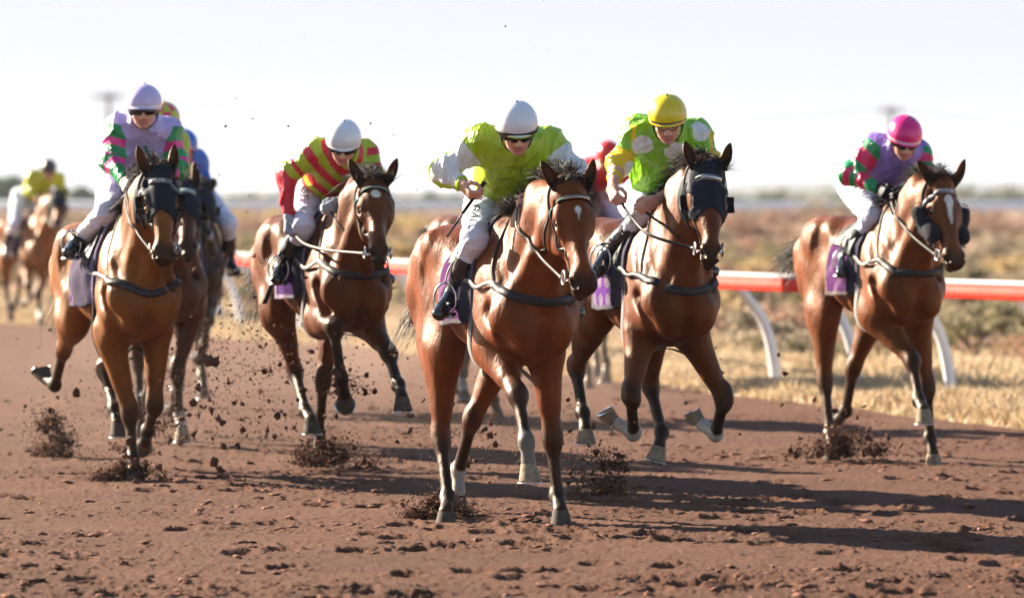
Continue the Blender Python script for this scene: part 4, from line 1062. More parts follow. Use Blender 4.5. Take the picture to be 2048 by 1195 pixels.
def make_saddle(h, sp, feet):
    fr, S, B = h['fr'], h['S'], h['B']; c = sp['saddle']
    root = link(bpy.data.objects.new("saddle", None)); fr.place(root); tag(root, c['label'], 'saddle', 'racing saddles and their cloths')
    c1, c2, edge = [np.array(k) for k in c.get('cols', ((.22, .05, .30), (.6, .5, .62), (.6, .55, .58)))]
    pat = c.get('pattern', 'plain')
    def colf(u, a, V):
        col = np.tile(c1, (len(u), 1)); ab = np.abs(a)
        if pat == 'fade':
            m = np.clip(np.sin(u * 9 + ab * 17) * 3 - 1.6, 0, 1) * (ab > .5) * (u < .75); col = col * (1 - m[:, None]) + c2 * m[:, None]
        if pat == 'check':
            m = ((np.floor(u * 5) + np.floor(ab * 12)) % 2 == 0); col[m] = c2
        if pat == 'dots':
            m = (np.hypot((u * 3.2) % 1 - .5, (ab * 6) % 1 - .5) < .33); col[m] = c2
        if pat == 'stripe':
            m = ((u * 4.5 + ab * 3) % 1 < .4); col[m] = c2
        e = (u < .05) | (ab > .965) | (u > .97); col[e] = edge
        return col
    drape(h, -.46, -.12, c.get('hem', .99), c.get('hem', .99) - .04, .010, 44, 121, colf, "saddle_cloth", M_PAD, root, .006, c.get('flare', .05))
    pc = np.array(c.get('padcol', (.10, .09, .12)))
    drape(h, *c.get('padx', (-.15, -.055)), 1.10, .97, .020, 22, 81, lambda u, a, V: np.where(((u > .80))[:, None], pc * 2.2, pc), "saddle_pad", M_PAD, root, .014, .02)
    o = drape(h, -.40, -.10, 1.40, 1.32, .036, 22, 61, lambda u, a, V: np.tile(BLACK, (len(u), 1)), "seat", M_LEATHER, root, .02)
    mb = MB(); ph = np.linspace(-math.pi, math.pi, 73)[:-1]
    x = np.full(len(ph), -.10 * S) + .10 * S * (1 - np.cos(ph)) / 2 * 1.0 - .02
    ph2 = np.stack([x, .5 * np.sin(ph), 1.18 * S + h['dz'] + .5 * np.cos(ph)], -1)
    p = h['F'].cast(np.stack([x, 0 * x, 0 * x + 1.18 * S + h['dz']], -1), np.stack([0 * x, np.sin(ph), np.cos(ph)], -1), 160, .62)
    for _ in range(3): p = (np.roll(p, 1, 0) + 2 * p + np.roll(p, -1, 0)) / 4
    nn = np.stack([0 * x, np.sin(ph), np.cos(ph)], -1)
    mb.ribbon(p + nn * .008, nn, .085 * S, .006, c.get('girth', (.42, .40, .40)), True); mb.build("girth", M_PAD, root)
    for sd, ft in zip((-1, 1), feet):
        if ft is None: continue
        ank, toe = ft; fd = nrm(toe - ank); mb = MB()
        top = B(-.20, sd * .22, 1.42); c0 = ank * .45 + toe * .55 + A(0, 0, -.035)
        top, _ = h['F'].project(top[None], .05); top = top[0]
        stp = c0 + A(0, 0, .15)
        free_strap(mb, [top, top * .5 + stp * .5 + A(0, sd * .02, 0), stp], .022, A(0, sd, .3), BLACK); mb.build("stirrup_leather", M_LEATHER, root)
        mb = MB(); t2 = np.linspace(0, 2 * math.pi, 21); sx = nrm(np.cross(fd, A(0, 0, 1)))
        mb.tube(np.array([c0 + sx * .062 * math.sin(t) * (1.0) + A(0, 0, 1) * (.065 - .085 * math.cos(t)) for t in t2]), .006, 8, (.5, .5, .52), cap=False)
        mb.box(c0 + A(0, 0, -.018), (nrm(fd), sx, A(0, 0, 1)), (.022, .055, .005), (.4, .4, .42)); mb.build("stirrup_iron", M_METAL, root)
    return root

def make_breastplate(h, sp):
    B, S = h['B'], h['S']; b = sp.get('breast')
    if not b: return
    root = link(bpy.data.objects.new("breastplate", None)); h['fr'].place(root); tag(root, b['label'], 'breastplate', 'breastplates')
    z = b.get('z', 1.16); lc = b.get('col', (.03, .025, .028)); lt = np.array(b.get('light', (.17, .155, .15)))
    mb = MB(); pts = [B(-.12, -.30, 1.30), B(.06, -.30, 1.25), B(.20, -.25, z + .06), B(.34, -.16, z), B(.41, 0, z - .035), B(.34, .16, z), B(.20, .25, z + .06), B(.06, .30, 1.25), B(-.12, .30, 1.30)]
    n = 8 * 12 + 1; t = np.abs(np.linspace(-1, 1, n)); cols = np.where((t > b.get('switch', .45))[:, None], lt, np.array(lc))
    p = catmull(pts, 12); p, nn = h['F'].project(p, .004)
    for _ in range(4): p[1:-1] = (p[:-2] + 2 * p[1:-1] + p[2:]) / 4
    p, nn = h['F'].project(p, .008)
    for _ in range(8): nn[1:-1] = (nn[:-2] + 2 * nn[1:-1] + nn[2:]) / 4; p[1:-1] = (p[:-2] + 4 * p[1:-1] + p[2:]) / 6
    nn /= np.linalg.norm(nn, axis=1)[:, None]; p = p + nn * .010
    w = np.where(t < .5, .046, .024) * S; w = np.convolve(np.pad(w, 4, 'edge'), np.ones(9) / 9, 'valid')
    mb.ribbon(p, nn, w, .003, cols[:len(p)]); mb.build("chest_strap", M_LEATHER, root, False)
    mb = MB(); strap(mb, h, [B(.20, -.24, z + .06), B(.16, -.2, 1.34), B(.10, -.12, 1.52), B(.07, 0, 1.6), B(.10, .12, 1.52), B(.16, .2, 1.34), B(.20, .24, z + .06)], .016 * S, lc, .004); mb.build("neck_strap", M_LEATHER, root, False)
# ------------------------------------------------------------------ jockeys
SKIN = (.52, .27, .19)
def mirror(p): return p * A(1, -1, 1)
def hand_prims(wr, d, n, sgn, curl=1.0, r=.0092):
    """palm, four bent fingers and a thumb; d wrist->knuckles, n out of the palm, sgn +1 left hand"""
    d = nrm(d); n = nrm(n - d * (n @ d)); sd = np.cross(n, d) * sgn      # towards the thumb
    pr = []
    k0 = wr + d * .085
    for i in range(4):
        o = sd * (.027 - .018 * i); ln = (.95, 1.05, 1.0, .8)[i]
        kn = wr + d * (.083, .087, .083, .075)[i] + o
        pr.append((Seg(wr + o * .65, kn, .0135, .0125), .02, 'u'))
        a1, a2, a3 = .95 * curl, 2.1 * curl, 3.0 * curl
        f = lambda a: d * math.cos(a) + n * math.sin(a)
        p1 = kn + f(a1) * .043 * ln; p2 = p1 + f(a2) * .027 * ln; p3 = p2 + f(a3) * .020 * ln
        pr += [(Seg(kn, p1, r + .0012, r + .0004), .006, 'u'), (Seg(p1, p2, r + .0004, r - .0004), .004, 'u'), (Seg(p2, p3, r - .0004, r - .0016), .004, 'u')]
    b = wr + d * .022 + sd * .024 + n * .006
    t1 = b + nrm(d * .6 + sd * .55 + n * .55) * .038; t2 = t1 + nrm(d * .75 - sd * .1 + n * .75) * .030; t3 = t2 + nrm(d * .45 - sd * .7 + n * .5) * .024
    pr += [(Seg(wr + sd * .012, b, .017, .016), .015, 'u'), (Seg(b, t1, .0135, .0115), .012, 'u'), (Seg(t1, t2, .0115, .0105), .005, 'u'), (Seg(t2, t3, .0105, .0085), .005, 'u')]
    grip = wr + d * .088 + n * .034
    return pr, grip, sd

def make_rider(h, sp):
    fr, B, S = h['fr'], h['B'], h['S']; j = sp['rider']; low = sp.get('lowres', False)
    hh = .011 if low else .0062
    DEF = dict(head=(.14, 0, 2.12), shR=(-.10, -.19, 1.98), shL=(-.10, .19, 1.98), elR=(-.10, -.36, 1.74), haR=(.20, -.12, 1.70), pel=(-.46, 0, 1.80), knR=(-.05, -.30, 1.47), anR=(-.30, -.34, 1.16), toR=(-.15, -.38, 1.08))
    def pt(k, default=None):
        v = j.get(k)
        if v is None: return default if default is not None else (B(*DEF[k]) if k in DEF else None)
        return fr.px(*v) if not isinstance(v, np.ndarray) else v
    hc = pt('head'); shR = pt('shR'); shL = pt('shL')
    pel = pt('pel', B(-.46, 0, 1.80)); nb = (shR + shL) / 2 * .6 + (hc + A(-.03, 0, -.16)) * .4 if 'nb' not in j else pt('nb')
    lat = nrm(shL - shR)
    elR = pt('elR'); haR = pt('haR'); elL = pt('elL', None); haL = pt('haL', None)
    if elL is None: elL = shL + mirror(elR - shR)
    if haL is None: haL = mirror(haR)
    hipR = pel + A(0, -.10, -.03); hipL = pel + A(0, .10, -.03)
    knR = pt('knR'); anR = pt('anR'); toR = pt('toR')
    knL = pt('knL', mirror(knR)); anL = pt('anL', mirror(anR)); toL = pt('toL', mirror(toR))
    if j.get('debug'):
        D = lambda a, b: round(float(np.linalg.norm(a - b)), 2)
        print(sp['name'], 'rider torso', D(pel, nb), 'uaR', D(shR, elR), 'faR', D(elR, haR), 'uaL', D(shL, elL), 'faL', D(elL, haL), 'thR', D(hipR, knR), 'skR', D(knR, anR), 'ft', D(anR, toR), 'shw', D(shR, shL), 'hc', np.round(hc, 2), 'pel', np.round(pel, 2), 'knR', np.round(knR, 2), 'anR', np.round(anR, 2))
    fy, fp, ft = [math.radians(a) for a in j['face']]
    g = fr.R.T @ A(math.sin(fy) * math.cos(fp), -math.cos(fy) * math.cos(fp), math.sin(fp))
    l0 = fr.R.T @ A(math.cos(fy), math.sin(fy), math.tan(ft)); l = nrm(l0 - g * (l0 @ g)); w = np.cross(g, l)
    Hd = lambda a, b, c: hc + g * a + l * b + w * c
    ax = (g, l, w)
    body = []
    def add(p, k, op='u', lst=body, nm=''): p.name = nm or p.name; lst.append((p, k, op))
    add(Ell(Hd(0, 0, 0), (.096, .076, .104), ax), .01)
    add(Ell(Hd(.032, 0, -.06), (.068, .064, .085), ax), .03)
    add(Ell(Hd(.045, 0, -.108), (.052, .050, .036), ax), .03)
    add(Ell(Hd(.078, 0, -.137), (.020, .022, .018), ax), .025)
    add(Ell(Hd(.082, 0, -.026), (.02, .056, .014), ax), .02)
    add(Seg(Hd(.100, 0, -.042), Hd(.121, 0, -.078), .0085, .0125), .018)
    for sd in (-1, 1):
        add(Ell(Hd(.108, sd * .0125, -.083), (.011, .008, .008), ax), .008)
        add(Ell(Hd(.072, sd * .042, -.066), (.024, .021, .019), ax), .025)
        add(Ell(Hd(-.008, sd * .079, -.05), (.026, .010, .034), ax), .01)
        add(Ell(Hd(.104, sd * .032, -.046), (.014, .016, .010), ax), .008, 's')
    add(Ell(Hd(.094, 0, -.106), (.011, .024, .0065), ax), .006, nm='lip')
    add(Ell(Hd(.090, 0, -.119), (.011, .021, .0068), ax), .006, nm='lip')
    add(Ell(Hd(.106, 0, -.1125), (.014, .026, .0024), ax), .003, 's')
    add(Seg(Hd(-.02, 0, -.07), nb + (hc - nb) * .1, .056, .064), .03)
    # torso, arms and legs under the clothes
    up = nrm(nb - pel)
    ch = nb - up * .13; wa = pel + up * .10
    tn = nrm(np.cross(lat, up))                                    # towards the belly
    add(Seg(pel, ch, .10, .115, lat, 1.25), .05)
    add(Seg(shR, shL, .055, .055), .05)
    arms = {}
    for nm, sh, el, ha, sd in (('R', shR, elR, haR, -1), ('L', shL, elL, haL, 1)):
        d = nrm(ha - el); wr = ha - d * .055
        pn = fr.R.T @ np.array(j.get('palm' + nm, (.85 * -sd, 0.2, -.35)), float)
        hd = d if ('hd' + nm) not in j else nrm(fr.R.T @ np.array(j['hd' + nm], float))
        hp, grip, tsd = hand_prims(wr, hd, pn, sd, j.get('curl', 1.0))
        arms[nm] = (sh, el, wr, hp, grip, tsd, hd)
        add(Seg(sh, el, .046, .040), .03); add(Seg(el, el + (wr - el) * .35, .040, .038), .03); add(Seg(el + (wr - el) * .35, wr, .038, .025, tsd, (1, 1.15)), .03)
        for p in hp: body.append(p)
    for hp_, kn, an, to in ((hipR, knR, anR, toR), (hipL, knL, anL, toL)):
        add(Seg(hp_, kn, .075, .052), .04); add(Seg(kn, an, .05, .034), .03); add(Seg(an, to, .032, .028), .02)
    F = Field(body, hh * (.85 if not low else 1)); V, Q = F.mesh(2); who, tt = F.owners(V)
    c = np.tile(np.array(j.get('skin', SKIN)), (len(V), 1))
    lips = np.array([p[0].name == 'lip' for p in body])[who]; c[lips] = (.40, .13, .11)
    rel = V - hc; hv = rel @ w; hg = rel @ g
    beard = (hv < -.095) & (hv > -.17) & (hg > .0) & ~lips; c[beard] = c[beard] * np.array((.86, .86, .9))
    root = mesh_obj("person", V, Q, M_SKIN, None, c)
    fr.place(root); tag(root, j['label'], 'person', 'jockeys riding in the race')
    for sd in (-1, 1):
        v, q4 = uv_sphere(Hd(.085, sd * .032, -.047), .0125, None, 10, 7); a = (v - Hd(.085, sd * .032, -.047)) @ g
        mesh_obj("eye", v, q4, M_GLASS, root, np.where((a > .0105)[:, None], (.02, .015, .01), (.6, .58, .55)))
    # ---- silks
    jk = []
    bl = j.get('billow', .05)
    add(Seg(wa, ch, .116, .126, lat, (1.12, 1.22)), .05, lst=jk, nm='torso')
    add(Ell((wa + ch) / 2 - tn * bl, (.16 + bl * .6, .155, .10 + bl), (up, lat, tn)), .08, lst=jk, nm='torso')
    add(Seg(shR - up * .03, shL - up * .03, .068, .068), .09, lst=jk, nm='torso')
    for sh_ in (shR, shL): add(Seg(nb, sh_ - up * .01, .085, .056), .08, lst=jk, nm='torso')
    add(Seg(nb - up * .04, nb + (hc - nb) * .30, .085, .063), .05, lst=jk, nm='collar')
    for nm in 'RL':
        sh, el, wr = arms[nm][:3]
        add(Seg(sh, el, .064, .062), .06, lst=jk, nm='ua' + nm); 
        add(Seg(el, el + (wr - el) * j.get('slv', .93), .063, .040), .06, lst=jk, nm='fa' + nm)
        if j.get('puff'): add(Ell(sh * .4 + el * .6, (.075, .075, .08)), .05, lst=jk, nm='ua' + nm)
    lo = np.min([p[0].lo for p in jk], 0) - .03; hi = np.max([p[0].hi for p in jk], 0) + .03
    jk.append((wrinkle(sp['seed'], .016, 14, lo, hi, (.8, 1.2, .8)), .001, 'add'))
    FJ = Field(jk, hh); V, Q = FJ.mesh(3); who, tt = FJ.owners(V)
    nms = np.array([p[0].name for p in jk])[who]
    ctx = dict(up=up, lat=lat, tn=tn, wa=wa, ch=ch, nb=nb, arms=arms, fr=fr, fj=FJ)
    cols = j['silks'](nms, tt, V, ctx)
    mesh_obj("silk_jacket", V, Q, M_SILK, root, cols)
    mb = MB()                                                      # front closing of the silks
    fp_ = np.array([nb + tn * .2 - up * .02, (nb + wa) / 2 + tn * .25, wa + tn * .2])
    pp, pn = FJ.project(catmull(fp_, 8), .001); mb.ribbon(pp, pn, .016, .003, cols[np.argmin(((V - pp[len(pp) // 2]) ** 2).sum(1))] * .9); mb.build("placket", M_SILK, root)
    # ---- breeches
    br = []
    add(Seg(pel - up * .02, wa, .128, .114, lat, (1.25, 1.22)), .05, lst=br)
    add(Ell(pel - tn * .06 - up * .03, (.13, .17, .13), (up, lat, tn)), .06, lst=br)
    for hp_, kn, an in ((hipR, knR, anR), (hipL, knL, anL)):
        add(Seg(hp_, kn, .103, .069), .05, lst=br); add(Ell(kn, (.068, .068, .07)), .03, lst=br)
        add(Seg(kn, kn + (an - kn) * .42, .066, .055), .03, lst=br)
    lo = np.min([p[0].lo for p in br], 0) - .03; hi = np.max([p[0].hi for p in br], 0) + .03
    br.append((wrinkle(sp['seed'] + 9, .010, 17, lo, hi, (1, 1, 1.6)), .001, 'add'))
    FB = Field(br, hh); V, Q = FB.mesh(3)
    bc = np.array(j.get('breeches', (.74, .76, .88)))
    bo = mesh_obj("breeches", V, Q, M_CLOTH, root, np.tile(bc, (len(V), 1)))
    if j.get('text'):
        t, x, y, size, col, ang = j['text']
        d = ray(x, y); a = hipR
        c0 = fr.px(x, y, (hipR[0] + knR[0]) / 2 + .1); o = nrm(fr.L(C0) - c0)
        r_ = nrm(knR - hipR); r_ = nrm(r_ - o * (r_ @ o)); u_ = np.cross(o, r_)
        ca, sa = math.cos(ang), math.sin(ang); r2, u2 = r_ * ca + u_ * sa, u_ * ca - r_ * sa
        wrap_text(FB, t, c0 + o * .1, r2, u2, o, size, col, bo, "lettering", .003)
    # ---- boots
    bt = np.array(j.get('boots', BLACK))
    for kn, an, to in ((knR, anR, toR), (knL, anL, toL)):
        bp = []; sh_ = an - kn; f = nrm(to - an); dn = nrm(sh_); top = kn + sh_ * j.get('boottop', .30)
        sdv = nrm(np.cross(f, dn))
        add(Seg(top, kn + sh_ * .62, .0635, .054), .02, lst=bp); add(Seg(kn + sh_ * .62, an, .054, .040), .03, lst=bp)
        add(Seg(an, to, .043, .034, sdv, (.95, 1.15)), .03, lst=bp); add(Ell(an - f * .022 + dn * .02, (.04, .033, .036), (f, sdv, dn)), .03, lst=bp)
        bp.append((wrinkle(sp['seed'] + 3, .004, 22, kn - .3, kn + .6), .001, 'add'))
        bp.append((Fn(lambda x, y, z: -((x - top[0]) * dn[0] + (y - top[1]) * dn[1] + (z - top[2]) * dn[2]) + .004, top - .1, top + .1), .004, 's2'))
        FO = Field(bp[:-1], hh)
        gx = [FO.ax[i].reshape([-1 if k == i else 1 for k in range(3)]) for i in range(3)]
        FO.F = -smin(-FO.F, -bp[-1][0](*gx).astype(np.float32), .004).astype(np.float32)
        V, Q = FO.mesh(1); cc = np.tile(bt, (len(V), 1))
        tq = ((V - kn) @ dn) / np.linalg.norm(sh_)
        if j.get('bootcuff') is not None: cc[tq < j['bootcuff'][0]] = j['bootcuff'][1]
        o = mesh_obj("boot", V, Q, M_BOOT, root, cc)
        mb = MB(); t2 = np.linspace(0, 2 * math.pi, 17)[:-1]; cs = an + f * .012; e2 = nrm(np.cross(sdv, f))
        ringp = np.array([cs + sdv * .06 * math.cos(t) + nrm(dn - f * .6) * 0 + nrm(e2 + f * .5) * .06 * math.sin(t) for t in t2]); ringp, rn = FO.project(ringp, .001)
        mb.ribbon(ringp, rn, .014, .003, (.02, .02, .022), True); mb.build("boot_strap", M_LEATHER, o)
    # ---- gloves
    if j.get('gloves') is not None:
        for nm in 'RL':
            sh, el, wr, hp, grip, tsd, hd = arms[nm]
            gp = [(Seg(p.p0, p.p1, p.r0 + .0028, p.r1 + .0028), k, o) for p, k, o in hp]
            gp.append((Seg(wr - nrm(wr - el) * .045, wr, .031, .029), .015, 'u'))
            FG = Field(gp, .0045 if not low else .008); V, Q = FG.mesh(1)
            mesh_obj("glove", V, Q, M_LEATHER if sum(j['gloves']) < .3 else M_CLOTH, root, np.tile(j['gloves'], (len(V), 1)))
    # ---- cap
    cap_c = j['cap']; n = 40; th = np.arange(n) * 2 * math.pi / n; V, cc = [], []
    cph, sph = np.cos(th), np.sin(th); fr_ = np.maximum(cph, 0)
    band = j.get('band')
    for k in range(25):
        if k < 17: a = k / 16 * math.pi / 2 * 1.0; r_ = math.sin(max(a, .02)); z = .112 * math.cos(a); drop = 0; pk = 0
        else: a = (k - 16) / 8; r_ = 1 - .05 * a * a; z = 0; drop = a; pk = max(0, a - .55) / .45
        zz = z - drop * (.026 + .036 * (1 - (cph + 1) / 2)) - pk * .004 * fr_
        rf = .132 * r_ + pk * .024 * fr_ ** 2; rl = .109 * r_
        jit = 1 + .006 * np.sin(th * 9 + 3 * math.sin(k)) * (k > 12)
        V.append(hc + g * .0 + (rf * cph * jit)[:, None] * g + (rl * sph * jit)[:, None] * l + zz[:, None] * w)
        c_ = np.tile(np.array(cap_c, float), (n, 1))
        if band is not None and 19 <= k <= 21: c_[:] = band
        if j.get('capcheck') is not None:
            m = (np.floor(th / (2 * math.pi) * 10) + (k // 5)) % 2 == 0; c_[m] = j['capcheck']
        if k >= 23 and j.get('peak') is not None: c_[:] = j['peak']
        cc.append(c_)
    V.append(hc + (V[-1] - hc) * .86 + w * .001); cc.append(np.tile(np.array(cap_c) * .25, (n, 1)))
    V.append(hc + (V[-2] - hc) * .72 + w * .03); cc.append(np.tile((.02, .02, .02), (n, 1)))
    m = len(V); V = np.concatenate(V); i = np.arange(m - 1)[:, None] * n; jj = np.arange(n)[None]; k = (jj + 1) % n
    q = np.stack([i + jj, i + n + jj, i + n + k, i + k], -1).reshape(-1, 4)
    top = np.stack([np.full(n - 2, 0), np.arange(1, n - 1), np.arange(2, n)], -1)
    cp = mesh_obj("helmet", V, [q, top], M_CAP, root, np.concatenate(cc))
    b = MB(); v, q4 = uv_sphere(hc + w * .114, (.010, .010, .006), ax, 10, 6); b.add(v, q4, None, np.array(cap_c) * .6); b.build("button", M_CAP, cp)
    # ---- goggles or glasses, harness
    ph = np.linspace(-1.75, 1.75, 33); gz = -.044
    rr = .006
    gp = np.array([Hd((.104 + rr) * math.cos(a) * (1 if abs(a) > .25 else .985), (.082 + rr) * math.sin(a), gz + .012 * (abs(a) / 1.7) ** 2) for a in ph]); gn = np.array([nrm(g * math.cos(a) / .10 + l * math.sin(a) / .08) for a in ph])
    if j.get('goggles', 'dark') == 'dark':
        mb = MB(); wdt = np.where(np.abs(ph) < 1.05, .046 - .012 * np.exp(-(ph / .13) ** 2), .046 - .026 * np.clip((np.abs(ph) - 1.05) / .5, 0, 1))
        mb.ribbon(gp, gn, wdt, .008, j.get('gogcol', (.012, .012, .014))); o = mb.build("goggles", M_GLASS, root)
        mb = MB(); mb.ribbon(np.array([Hd((.131) * math.cos(a), .108 * math.sin(a), -.020 - .01 * (1 - math.cos(a))) for a in np.linspace(-2.6, 2.6, 41)]), np.array([nrm(g * math.cos(a) + l * math.sin(a)) for a in np.linspace(-2.6, 2.6, 41)]), .018, .003, (.02, .02, .02)) if j.get('gogstrap') else None
        if j.get('gogstrap'): mb.build("goggle_strap", M_LEATHER, o)
    else:
        mb = MB()
        for sd in (-1, 1):
            t2 = np.linspace(0, 2 * math.pi, 20)
            mb.tube(np.array([Hd(.118 - .02 * abs(sd * .031 + .023 * math.cos(t)) / .05, sd * .031 + .025 * math.cos(t), gz + .018 * math.sin(t)) for t in t2]), .0028, 6, (.05, .02, .018), cap=False)
            mb.tube([Hd(.103, sd * .056, gz), Hd(.02, sd * .084, gz + .004)], .003, 6, (.05, .02, .018))
        mb.tube([Hd(.118, -.008, gz + .004), Hd(.118, .008, gz + .004)], .003, 6, (.05, .02, .018)); mb.build("glasses", M_GLASS, root)
    mb = MB()
    for sd in (-1, 1):
        pts = [Hd(.02, sd * .089, -.02), Hd(.015, sd * .080, -.075), Hd(.03, sd * .055, -.130), Hd(.045, 0, -.158)]
        free_strap(mb, pts, .022, l * sd - w * .3, (.015, .015, .016))
        pts = [Hd(-.045, sd * .085, -.03), Hd(-.01, sd * .082, -.07), Hd(.018, sd * .072, -.10)]
        free_strap(mb, pts, .035, l * sd, (.015, .015, .016))
    mb.build("chin_strap", M_LEATHER, root)
    # ---- whip
    if j.get('whip'):
        x, y, xl, side = j['whip']; tip = fr.px(x, y, xl); gr = arms[side][4]; d = nrm(tip - gr); Ln = np.linalg.norm(tip - gr)
        mb = MB(); wc = np.array(j.get('whipcol', (.02, .02, .022)))
        mb.tube([gr - d * .07, gr - d * .05, gr + d * .12, gr + d * .13], [.013, .011, .010, .008], 10, (.02, .02, .022)); o = link(bpy.data.objects.new("whip", None)); fr.place(o)
        tag(o, j['whiplabel'], 'whip', 'racing whips'); mb.build("handle", M_LEATHER, o)
        mb = MB(); mb.tube([gr + d * .125, gr + d * Ln * .55, gr + d * Ln * .66], [.0065, .005, .0045], 8, wc); mb.build("shaft", M_LEATHER, o)
        mb = MB(); n_ = nrm(np.cross(d, A(0, 0, 1))); mb.ribbon(catmull([gr + d * Ln * .62, gr + d * Ln * .8, tip], 5), np.tile(np.cross(d, n_), (11, 1)), .036, .008, j.get('flapcol', (.02, .02, .022))); mb.build("flap", M_LEATHER, o)
    return root, (arms['R'][4], arms['L'][4]), ((anR, toR), (anL, toL))

# colour patterns of the silks -------------------------------------------------
def arm_u(nms, tt, s):
    """position along a sleeve, 0 shoulder .. 1 cuff; nan elsewhere"""
    u = np.full(len(tt), np.nan); a = nms == 'ua' + s; u[a] = tt[a] * .5; b = nms == 'fa' + s; u[b] = .5 + tt[b] * .5; return u
def silks_plain(c, sleeve=None):
    def f(nms, tt, V, ctx):
        col = np.tile(np.array(c, float), (len(V), 1))
        if sleeve is not None:
            for s in 'RL': u = arm_u(nms, tt, s); col[u > .06] = sleeve
        return col
    return f
def silks_hoops(body, c1, c2, edges):
    def f(nms, tt, V, ctx):
        col = np.tile(np.array(body, float), (len(V), 1))
        for s in 'RL':
            u = arm_u(nms, tt, s); ok = u > .02
            k = np.searchsorted(np.array(edges), np.nan_to_num(u)); cc = np.where((k % 2 == 0)[:, None], c1, c2); col[ok] = cc[ok]
        return col
    return f
def silks_lime_white(nms, tt, V, ctx):
    lime, wh = np.array((.42, .60, .012)), np.array((.80, .80, .80)); col = np.tile(lime, (len(V), 1))
    for s in 'RL':
        sh, el, wr = ctx['arms'][s][:3]; u = arm_u(nms, tt, s)
        lo = np.nan_to_num(u) > .5; ax = np.where(lo[:, None], nrm(wr - el), nrm(el - sh)); p0 = np.where(lo[:, None], el, sh)
        q = V - p0; q = q - ax * (q * ax).sum(1)[:, None]; q /= np.linalg.norm(q, axis=1)[:, None] + 1e-9
        camd = nrm(A(1, 0, -.1)); cd = camd - ax * (ax @ camd)[:, None]; cd /= np.linalg.norm(cd, axis=1)[:, None]
        ang = (q * cd).sum(1) + .12 * np.sin(V[:, 2] * 40)
        m = (u > .16) & (ang > .22) & (u < .97); col[m] = wh
        m2 = (u > .10) & (ang < -.75); col[m2] = wh
    return col
def silks_dots(dots, r=.058):
    def f(nms, tt, V, ctx):
        g, wh, ye = np.array((.23, .54, .012)), np.array((.80, .80, .82)), np.array((.80, .58, .01)); col = np.tile(g, (len(V), 1))
        for s in 'RL':
            u = arm_u(nms, tt, s); col[u > .34] = ye
            ax = ctx['arms'][s]; 
            m = (u > .05) & (u <= .34) & (np.abs((V - ax[0]) @ ctx['lat'] * (1 if s == 'L' else -1) - .055) < .012); col[m] = ye
        for d in dots:
            p = ctx['fr'].px(*d); p, _ = ctx['fj'].project(p[None], 0, 30); col[np.linalg.norm(V - p, axis=1) < r] = wh
        for d in ((-.12, .1, .2), (-.12, -.1, .2), (0, 0, .25), (-.2, .0, .1)):
            p = ctx['ch'] + A(*d) - ctx['tn'] * .2; p, _ = ctx['fj'].project(p[None], 0, 30); col[np.linalg.norm(V - p, axis=1) < r] = wh
        return col
    return f
def silks_stripes(nms, tt, V, ctx):
    red, lime = np.array((.72, .015, .045)), np.array((.45, .58, .02)); q = V - ctx['wa']
    s_ = q @ ctx['up'] - .45 * np.abs(q @ ctx['lat']) + .01 * np.sin(V[:, 1] * 25)
    k = np.floor((s_ + .20) / .068).astype(int) % 2; col = np.where((k == 0)[:, None], red, lime)
    for s in 'RL':
        u = arm_u(nms, tt, s); m = u > .04; kk = np.isin(np.searchsorted(np.array([.16, .30, .36, .46, .52]), np.nan_to_num(u)), (1, 3)); cc = np.where(kk[:, None], lime, red); col[m] = cc[m]
    return col
def silks_check(nms, tt, V, ctx):
    red, lime = np.array((.75, .03, .12)), np.array((.50, .60, .03)); q = V - ctx['wa']
    k = (np.floor(q @ ctx['up'] / .085) + np.floor(q @ ctx['lat'] / .085)) % 2
    return np.where((k == 0)[:, None], red, lime)
# ------------------------------------------------------------------ the field of horses, riders and tack (photo pixels give joints; depth in metres)
F_ = lambda side, px, sgn=(-1, -1, -1), **k: dict(kind='fore', side=side, px=px, sgn=sgn, **k)
H_ = lambda side, px, sgn=(1, -1, -1), **k: dict(kind='hind', side=side, px=px, sgn=sgn, **k)
FL = lambda side, loc, **k: dict(kind='fore', side=side, loc=loc, **k)
HL = lambda side, loc, **k: dict(kind='hind', side=side, loc=loc, **k)
def gallop(ph):
    """stock leg positions for horses mostly hidden by others"""
    if ph == 0: return [FL(-1, [(.12, -.14, .52), (.10, -.14, .24), (.16, -.14, .13)], flat=True), FL(1, [(.32, .14, .66), (.12, .14, .46), (.04, .14, .38)]), HL(-1, [(-.85, -.15, .56), (-.72, -.15, .22), (-.64, -.15, .12)], flat=True), HL(1, [(-1.05, .15, .60), (-1.25, .15, .30), (-1.34, .15, .22)])]
    return [FL(1, [(.12, .14, .52), (.10, .14, .24), (.16, .14, .13)], flat=True), FL(-1, [(.34, -.14, .68), (.24, -.14, .41), (.30, -.14, .30)]), HL(1, [(-.75, .15, .58), (-.58, .15, .26), (-.5, .15, .17)]), HL(-1, [(-1.02, -.15, .60), (-1.2, -.15, .28), (-1.26, -.15, .18)])]
BAY, DKBAY, CHEST, DARK = (.27, .085, .030), (.20, .062, .026), (.30, .115, .042), (.045, .028, .022)
LILAC, GRN, PNK = (.46, .36, .74), (.01, .30, .09), (.80, .05, .32)
